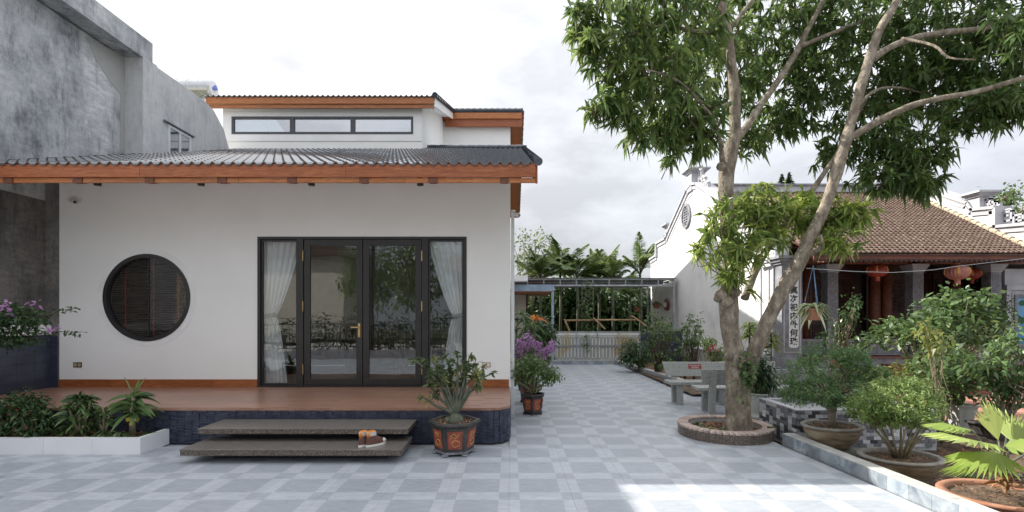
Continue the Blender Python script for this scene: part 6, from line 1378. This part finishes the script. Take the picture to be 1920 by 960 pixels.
p = P(249, 787, 6.37); part('ribbon', 'yellow', t, lambda b: (b.lathe([(.041, -.02), (.044, 0), (.041, .02)], p+Vector((0, .04, 0)), 12), b.obox(p+Vector((-.035, -.02, .012)), (.035, 0, .012), (0, .006, 0), (-.008, 0, .022)), b.obox(p+Vector((.035, -.02, .014)), (.035, 0, -.010), (0, .006, 0), (.008, 0, .022)), b.obox(p+Vector((-.012, -.022, -.04)), (.012, 0, 0), (0, .004, 0), (.006, 0, .03))))
tuft(P(192, 815, 6.38), 22, .26, .05, 'lf_spider', 'low cream edged plant in the planter left of the bare stem', droop=.9, up=.5, var=(0, .35)); tuft(P(226, 816, 6.35), 16, .20, .05, 'lf_spider', 'low pale spotted plant close beside the bare stem', droop=1, up=.4, var=(0, .35))
tuft(P(278, 815, 6.4), 12, .14, .03, 'lf_dark', 'tiny seedling at the right end of the white planter'); tuft(P(110, 818, 6.35), 10, .14, .03, 'lf_mid', 'tiny seedling between the ixora bush and the bushy dracaena')
# bougainvillea branch from the left
b0 = Vector((-7.6, 6.45, .16)); t = thing('bougainvillea', b0, 'bougainvillea with purple flowers arching in from the left edge', 'shrub')
b = MB(); br = [[(-60, 640), (0, 600), (60, 605), (110, 582), (146, 578)], [(-60, 640), (0, 625), (60, 620), (120, 622), (152, 624)], [(-60, 620), (0, 585), (50, 580), (90, 588)], [(-40, 640), (20, 640), (60, 632), (92, 640)], [(-50, 600), (-10, 578), (30, 576), (60, 582)]]
lv = Leaves(); fl = Leaves()
for path in br:
    pp = [P(a, c_, 6.5+.03*i) for i, (a, c_) in enumerate(path)]; b.tube([b0+Vector((-.2, 0, .8))]+pp, [.014, .011, .009, .006, .004, .0025], 5)
    for i in range(len(pp)-1):
        for s in np.linspace(0, 1, 12):
            q = pp[i].lerp(pp[i+1], s); far = (i+s)/(len(pp)-1); n = 9 if far < .6 else 2; lv.add(np.array([q])+rng.normal(0, .05*(1.3-far), (n, 3)), rng.normal(size=(n, 3)), .05, .032, .3, 2, 'leaf', rng.uniform(0, .7, n))
b.tube([b0, b0+Vector((-.1, 0, .5)), b0+Vector((-.2, 0, .85))], [.03, .025, .018], 7)
clumps(lv, P(20, 625, 6.5), (.36, .2, .18), 55, 7, .055, .034, .04, .3, .1, .2, 2, 0, .7); clumps(lv, P(35, 595, 6.5), (.36, .2, .12), 40, 7, .055, .034, .04, .3, .1, .2, 2, 0, .7)
for px, py in ((8, 577), (20, 585), (66, 570), (15, 570), (104, 617)): clumps(fl, P(px, py, 6.4), (.05, .05, .03), 4, 4, .045, .036, .02, .1, .3)
lv.build('foliage', 'lf_dark', t); fl.build('flowers', 'lf_purple', t, kind='stuff'); b.build('branches', 'bark_dark', t, smooth=True)

# ================================================================ BED ALONG THE LANE
def sap(px, pyb, D, lobes, lab, m='lf_mid', ls=.12, lw=.055, ncl=14, per=7, r0=.02, **k):
    b0 = P(px, pyb, D); b0.z = .04; return shrub('sapling', b0, lobes, m, lab, 'sapling', ls=ls, lw=lw, ncl=ncl, per=per, r0=r0, rd=k.pop('rd', .3), stem='bark_dark', **k)
sap(1230, 690, 14.2, [(1225, 600, 14.2, 16, 20), (1242, 615, 14.1, 18, 16), (1222, 630, 14.2, 20, 16), (1258, 625, 14.3, 14, 14), (1235, 650, 14.1, 26, 16), (1240, 675, 14, 24, 12)], 'bushy sapling at the far end of the lane bed before the shaded gable', ls=.11, lw=.055, ncl=15)
sap(1301, 686, 12.9, [(1300, 600, 12.9, 15, 12), (1296, 620, 12.9, 20, 12), (1306, 635, 12.9, 18, 10), (1288, 640, 12.9, 8, 6)], 'slim round headed sapling on a thin bare stem against the gable wall', ls=.10, lw=.05, ncl=13)
sap(1205, 684, 15.5, [(1180, 655, 15.5, 18, 18), (1200, 660, 15.4, 24, 20), (1190, 672, 15.3, 26, 12)], 'dense dark round bush at the right end of the gate', 'lf_dark', ls=.10, lw=.04, ncl=60, per=8)
sap(1345, 690, 12.1, [(1335, 655, 12.1, 14, 14), (1352, 668, 12.1, 22, 16), (1340, 680, 12, 16, 10), (1330, 640, 12.1, 8, 8)], 'bright green bush with a few orange flowers left of the mango trunk', 'lf_shoot', ls=.09, lw=.04, ncl=20, var=(0, .8))
sap(1284, 688, 13.3, [(1280, 662, 13.3, 12, 12), (1290, 672, 13.3, 10, 8)], 'small low sapling beside the slim round headed sapling', ls=.10, lw=.05, ncl=12)
lv = Leaves(); clumps(lv, P(1336, 655, 11.8), (.12, .08, .10), 6, 5, .05, .04, .02, .1, .3); tag(lv.build('orange_flowers', 'lf_red', kind='stuff'), 'small orange red blossoms on the bright green bush left of the mango trunk', 'flowers')
b0 = P(1405, 650, 11.6); b0.z = .04
for (px, py, lab) in ((1405, 605, 'strappy yellow green plant seen in the fork between the two mango trunks'), (1446, 625, 'strappy yellow green plant by the white moulded pier')):
    b0 = P(px, 690, 11.4); b0.z = .04; t = thing('dracaena', b0, lab, 'plant'); lv = Leaves(); n = 60; q = P(px, py, 11.4); tt = rng.random((n, 1)); d = rng.normal(size=(n, 3)); d[:, 2] = np.abs(d[:, 2])*.6
    lv.add(np.array(q)-tt*np.array([0, 0, .35]), d, rng.uniform(.25, .42, n), .045, .8, 4, 'strap', rng.random(n)); lv.build('foliage', 'lf_yellow' if px > 1420 else 'lf_shoot', t); part('stem', 'bark_dark', t, lambda b: b.tube([b0, q], .02, 6))
# hanging pots under the canopy
for px, py, D, lab in ((1231, 574, 21.2, 'small terracotta pot hanging under the canopy near the shaded gable'), (1194, 580, 20.8, 'terracotta pot with trailing plant hanging under the canopy before the palms')):
    p = P(px, py, D); t = thing('hanging_pot', p, lab, 'hanging plant'); part('pot', 'terracotta', t, lambda b: b.lathe([(.10, -.10), (.17, .08), (.18, .1), (.15, .1)], p, 16, cap=False)); part('cords', 'cable', t, lambda b: [b.tube([p+Vector((0, 0, .9)), p+Vector((.15*math.cos(a), .15*math.sin(a), .1))], .006, 4) for a in (0, 2, 4)])
    soildisc('soil', t, p, .14, .14, p.z+.06); lv = Leaves(); n = 40; d = rng.normal(size=(n, 3)); d[:, 2] = np.abs(d[:, 2]); lv.add(np.repeat(np.array([p+Vector((0, 0, .1))]), n, 0), d, .3, .04, .6, 3, 'strap', rng.random(n)); lv.build('foliage', 'lf_mid', t)

# ================================================================ PALMS AND FAR TREES
def frond(lv, b, base, az, el, Ln, nl=26, ll=.55, lw=.05, droop=.8, v=.5):
    d = Vector((math.cos(az)*math.cos(el), math.sin(az)*math.cos(el), math.sin(el))); side = Vector((-math.sin(az), math.cos(az), 0)); pts = []
    for j in range(9): t = j/8; p = Vector(base)+d*Ln*t; p.z -= droop*Ln*t*t*.6; pts.append(p)
    b.tube(pts, [.025*(1-.8*j/8) for j in range(9)], 5, cap=False); pos = []; dr = []; LL = []
    for k in range(nl):
        t = .16+.84*k/nl; i = min(int(t*8), 7); f = t*8-i; p = pts[i].lerp(pts[i+1], f); tg = (pts[i+1]-pts[i]).normalized()
        for s in (-1, 1): pos.append(p); dr.append(side*s*(1.1-.6*t)+tg*(.55+.5*t)+Vector((0, 0, .12-.2*t))); LL.append(ll*(math.sin(math.pi*min(1, t*.9+.12))*.8+.2))
    lv.add(np.array(pos), np.array(dr), np.array(LL), lw, .5, 3, 'strap', np.clip(v+rng.normal(0, .15, len(pos)), 0, 1), .3)
def palm(px, D, hz, nf, Ln, lab, ll=.6, seed=0, grp='areca palms beyond the lane gate', up=(.5, 1.3)):
    b0 = P(px, 600, D); b0.z = -.25; t = thing('palm_tree', b0, lab, 'palm', grp); lv = Leaves(); b = MB(); top = Vector((b0.x, b0.y, hz))
    for k in range(nf):
        az = 2.4*k+rng.uniform(-.3, .3); frond(lv, b, top-Vector((0, 0, .25*rng.random())), az, rng.uniform(*up), Ln*rng.uniform(.8, 1.15), 58, ll*1.1, .048, rng.uniform(.35, .95), rng.uniform(.2, .8))
    lv.build('fronds', 'lf_palm', t); b.build('frond_stalks', 'stem_green', t)
    part('trunk', 'stem_green', t, lambda q: q.tube([b0, (b0+top)/2+Vector((.05, 0, 0)), top], [.09, .07, .06], 10), smooth=True)
    return t
for i, (px, D, hz, nf, Ln, lab) in enumerate(((1012, 25, 3.5, 14, 2.3, 'areca palm behind the porch post'), (1050, 26, 4.1, 16, 2.5, 'tallest areca palm standing left of centre beyond the gate'), (1082, 24.5, 3.6, 14, 2.3, 'areca palm just right of the tallest palm'), (1122, 26, 3.7, 14, 2.2, 'areca palm behind the lattice post'), (1148, 25, 3.1, 13, 2.0, 'lower areca palm in the middle of the group beyond the gate'), (1200, 25.5, 3.8, 11, 2.4, 'upright areca palm beside the temple gable'), (1180, 27, 2.8, 12, 2.0, 'short areca palm between the two right hand palms'), (1100, 29, 3.0, 13, 2.2, 'shaded areca palm at the back of the group'))):
    palm(px, D, hz+.25, nf, Ln, lab, up=(.55, 1.5) if i != 5 else (.95, 1.5))
# dark undergrowth
lv = Leaves(); clumps(lv, (4.5, 31, 1.5), (7.5, 1.8, 2.6), 1700, 10, .45, .20, .3, .4, .1, .2, 2, 0, .75); o = lv.build('undergrowth', 'lf_mid'); tag(o, kind='stuff')
lv = Leaves(); clumps(lv, (3.4, 20.6, .3), (2.6, .5, .5), 160, 8, .2, .08, .12, .4, .2, .2, 2, .1, .9); o = lv.build('weeds', 'lf_mid'); tag(o, kind='stuff')
# spare tree behind the house corner
def far_tree(px, D, topy, spread_px, lab, m='lf_far', n=90, ls=.22, lw=.11, base_y=600, per=6, ry=None, cy_=None, grp=None):
    b0 = P(px, base_y, D); b0.z = -.25; t = thing('broadleaf_tree', b0, lab, 'tree', grp); k = D/F; ry = ry or spread_px*.8; c = P(px, cy_ or topy+ry, D)
    lv = Leaves(); cc_ = clumps(lv, c, (spread_px*k, spread_px*k*.8, ry*k), n, per, ls, lw, .22, .3, .1, .25, 2); lv.build('crown', m, t)
    b = MB(); b.tube([b0, (b0+c)/2, c-Vector((0, 0, ry*k*.4))], [.2, .15, .10], 8); twigs(b, c-Vector((0, 0, ry*k*.7)), list(cc_[:34]), .07, .012, 5, wob=.15); b.build('trunk', 'bark', t, smooth=True); return t
far_tree(998, 30, 432, 46, 'sparse pale green tree rising behind the house corner', n=130, cy_=482, ry=52, ls=.24, lw=.12)
far_tree(1880, 30, 350, 34, 'small light green tree showing above the right temple gable', n=60, cy_=372, ry=20, m='lf_mid', ls=.3, lw=.14)
far_tree(1915, 26, 385, 30, 'tree crown at the right edge behind the temple gable', n=50, cy_=400, ry=18, m='lf_mid', ls=.28, lw=.13)
for px, h in ((1466, 327), (1480, 324)):
    b0 = P(px, 600, 34); b0.z = -.25; t = thing('conifer', b0, 'grey green conifer tip '+('left' if px == 1466 else 'right')+' of the pair behind the temple ridge', 'tree', 'conifer pair behind the temple'); lv = Leaves()
    tz_ = zat(h, 34)
    for k in range(26):
        z = tz_-.10*k; r = .10+.036*k; n = 22; a = rng.random(n)*6.28; lv.add(np.stack([b0.x+0*a, b0.y+0*a, z+0*a], 1), np.stack([np.cos(a), np.sin(a), .35+0*a], 1), r*rng.uniform(.8, 1.3, n), .13, .4, 2, 'leaf', rng.uniform(0, .5, n))
    lv.build('crown', 'lf_dark', t); part('trunk', 'bark_dark', t, lambda b: b.tube([b0, (b0.x, b0.y, tz_)], [.15, .02], 6))
for i, (x, D, s, lab) in enumerate(((9, 48, 6, 'left'), (17, 52, 7, 'middle'), (26, 50, 6.5, 'right'))):
    pass
# garden litter on the soil
litter(None, (5.6, 5.4), 1.6, 1.6, -.165, 2600, .06, rect=True).name = 'leaf_litter'
litter(None, (5.2, 15), .9, 3.5, .055, 700, .08, rect=True, name='bed_litter')
for p, lab in (((4.55, 6.05, -.15), 'small green seedling on the littered soil behind the lime bonsai'), ((5.35, 5.75, -.16), 'green weed sprouting between the dead leaves near the fan palm'), ((4.75, 5.2, -.16), 'flat green weed on the soil between lime bonsai and fan palm')): tuft(p, 12, .12, .035, 'lf_mid', lab, 'weed', 'weed')
b = MB()
for i in range(160):
    x, y = rng.uniform(4.1, 7.2), rng.uniform(3.9, 6.7)
    if x < ka.x+(kb.x-ka.x)*(6.62-y)/(6.62-2.97)+.25: continue
    r = rng.uniform(.012, .045); b.lathe([(r*.3, -r*.2), (r, r*.1), (r*.8, r*.5), (r*.2, r*.7)], (x, y, -.16), 6, 1, rng.uniform(.6, 1), rng.random()*3)
o = b.build('loose_chips', 'block', None); o['kind'] = 'stuff'

# ================================================================ BEHIND THE CAMERA (reflected in the glass)
Sf = thing('street_fence', (-3, -3.2, 0), 'black scrolled iron fence on a low wall behind the viewer', 'fence')
box('base_wall', 'stone', Sf, -14, 3, -3.3, -3.15, 0, .35)
def fence(b):
    x = -14
    while x < 3: b.tube([(x, -3.22, .35), (x, -3.22, 1.5)], .010, 4); b.tube([(x+.07+.055*math.cos(a), -3.22, .9+.11*math.sin(a)) for a in np.linspace(0, 6.3, 9)], .008, 4); x += .14
    b.box(-14, 3, -3.24, -3.2, .45, .48); b.box(-14, 3, -3.24, -3.2, 1.40, 1.43)
part('scroll_bars', 'black_metal', Sf, fence, kind='stuff')
SB = thing('street_house', (-3, -13, 0), 'grey rendered house with a brown tiled roof across the street', 'building')
box('wall', 'plaster', SB, -3.6, 5.5, -17, -12.5, 0, 4.6); part('roof', 'roof_clay', SB, lambda b: slab(b, -4.2, 6, -11.9, 4.4, -17.5, 6.2, .18)); box('door_surround', 'cream', SB, -2.6, -.2, -12.49, -12.42, 0, 3.0)
for x in (-2.2, -1.1): w_ = box('window', 'black_metal', SB, x-.35, x+.35, -12.42, -12.38, 1.1, 2.6); box('pane', 'pic_sky', w_, x-.3, x+.3, -12.379, -12.37, 1.15, 2.55)
SB2 = thing('far_street_house', (-14, -18, 0), 'pale house with a shallow roof across the street at the left', 'building'); box('wall', 'cream', SB2, -24, -12, -24, -18, 0, 6); part('roof', 'roof_clay', SB2, lambda b: b.prism([(-24.6, 6), (-11.4, 6), (-15, 8.6), (-21, 8.6)], 1, -24.5, -17.4))
SB3 = thing('tall_street_building', (2, -26, 0), 'tall grey building far across the street', 'building'); box('wall', 'concrete_plain', SB3, -2, 6, -32, -26, 0, 15)
for x, y, lab in ((-4.3, -5.5, 'dark street tree left of the street house'), (-7.2, -8, 'dark street tree farther left across the street'), (.8, -7.5, 'dark street tree right of the utility pole')):
    b0 = Vector((x, y, -.12)); t = thing('street_tree', b0, lab, 'tree'); lv = Leaves(); cc_ = clumps(lv, (x, y, 3.9), (1.7, 1.3, 1.9), 260, 9, .24, .10, .2, .4, .1, .2, 2); lv.build('crown', 'lf_mango', t); b = MB(); b.tube([b0, b0+Vector((.1, 0, 2.8))], [.16, .12], 8); twigs(b, b0+Vector((.1, 0, 2.7)), list(cc_[:20]), .06, .01, 5, wob=.1); b.build('trunk', 'bark', t)
for x, y, lab in ((-6.1, -4.4, 'round concrete utility pole with coiled black cable'), (-1.6, -5.2, 'slim utility pole opposite the right door leaf')):
    t = thing('utility_pole', (x, y, -.12), lab, 'pole'); part('pole', 'black_pot', t, lambda b: b.tube([(x, y, -.12), (x, y, 8.5)], [.13, .09], 12))
    part('cable_coil', 'black_metal', t, lambda b: b.tube([(x-.2+.3*math.cos(a), y+.15+.02*a, 4.6+.42*math.sin(a)) for a in np.linspace(0, 18, 50)], .02, 5))
b = MB()
for k in range(7): z0 = 4.6+.38*k; b.tube([(-22+s*44, -4.8-.2*k, z0-.5*math.sin(math.pi*((s*4) % 1))) for s in np.linspace(0, 1, 41)], .012, 4)
tag(b.build('street_cables', 'black_metal'), 'bundle of sagging black cables along the street', 'cables')
for x, s, lab in ((-3.3, .28, 'smaller white planter pot by the iron fence'), (-1.9, .42, 'larger white planter pot by the iron fence')):
    t = whitepot(Vector((x, -2.6, 0)), s, s*1.6, lab, 'white_planter_pot', 'planter'); shrub('', Vector((x, -2.6, s*1.5)), [((CX-500), HY, 1, 0, 0)] if False else [], 'lf_dark', '', t=t) if False else None
    lv = Leaves(); clumps(lv, (x, -2.6, s*1.6+.5), (.4, .35, .5), 60, 8, .12, .05, .06); lv.build('foliage', 'lf_dark', t)

lv = Leaves(); clumps(lv, (-4.5, -3.9, .9), (7.5, .4, 1.0), 700, 8, .16, .07, .1, .3, .2, .1, 2, 0, .7); o = lv.build('reflection_break_hedge', 'lf_dark'); o['kind'] = 'stuff'  # unseen hedge added to break the sunlit ground's bright band in the door glass
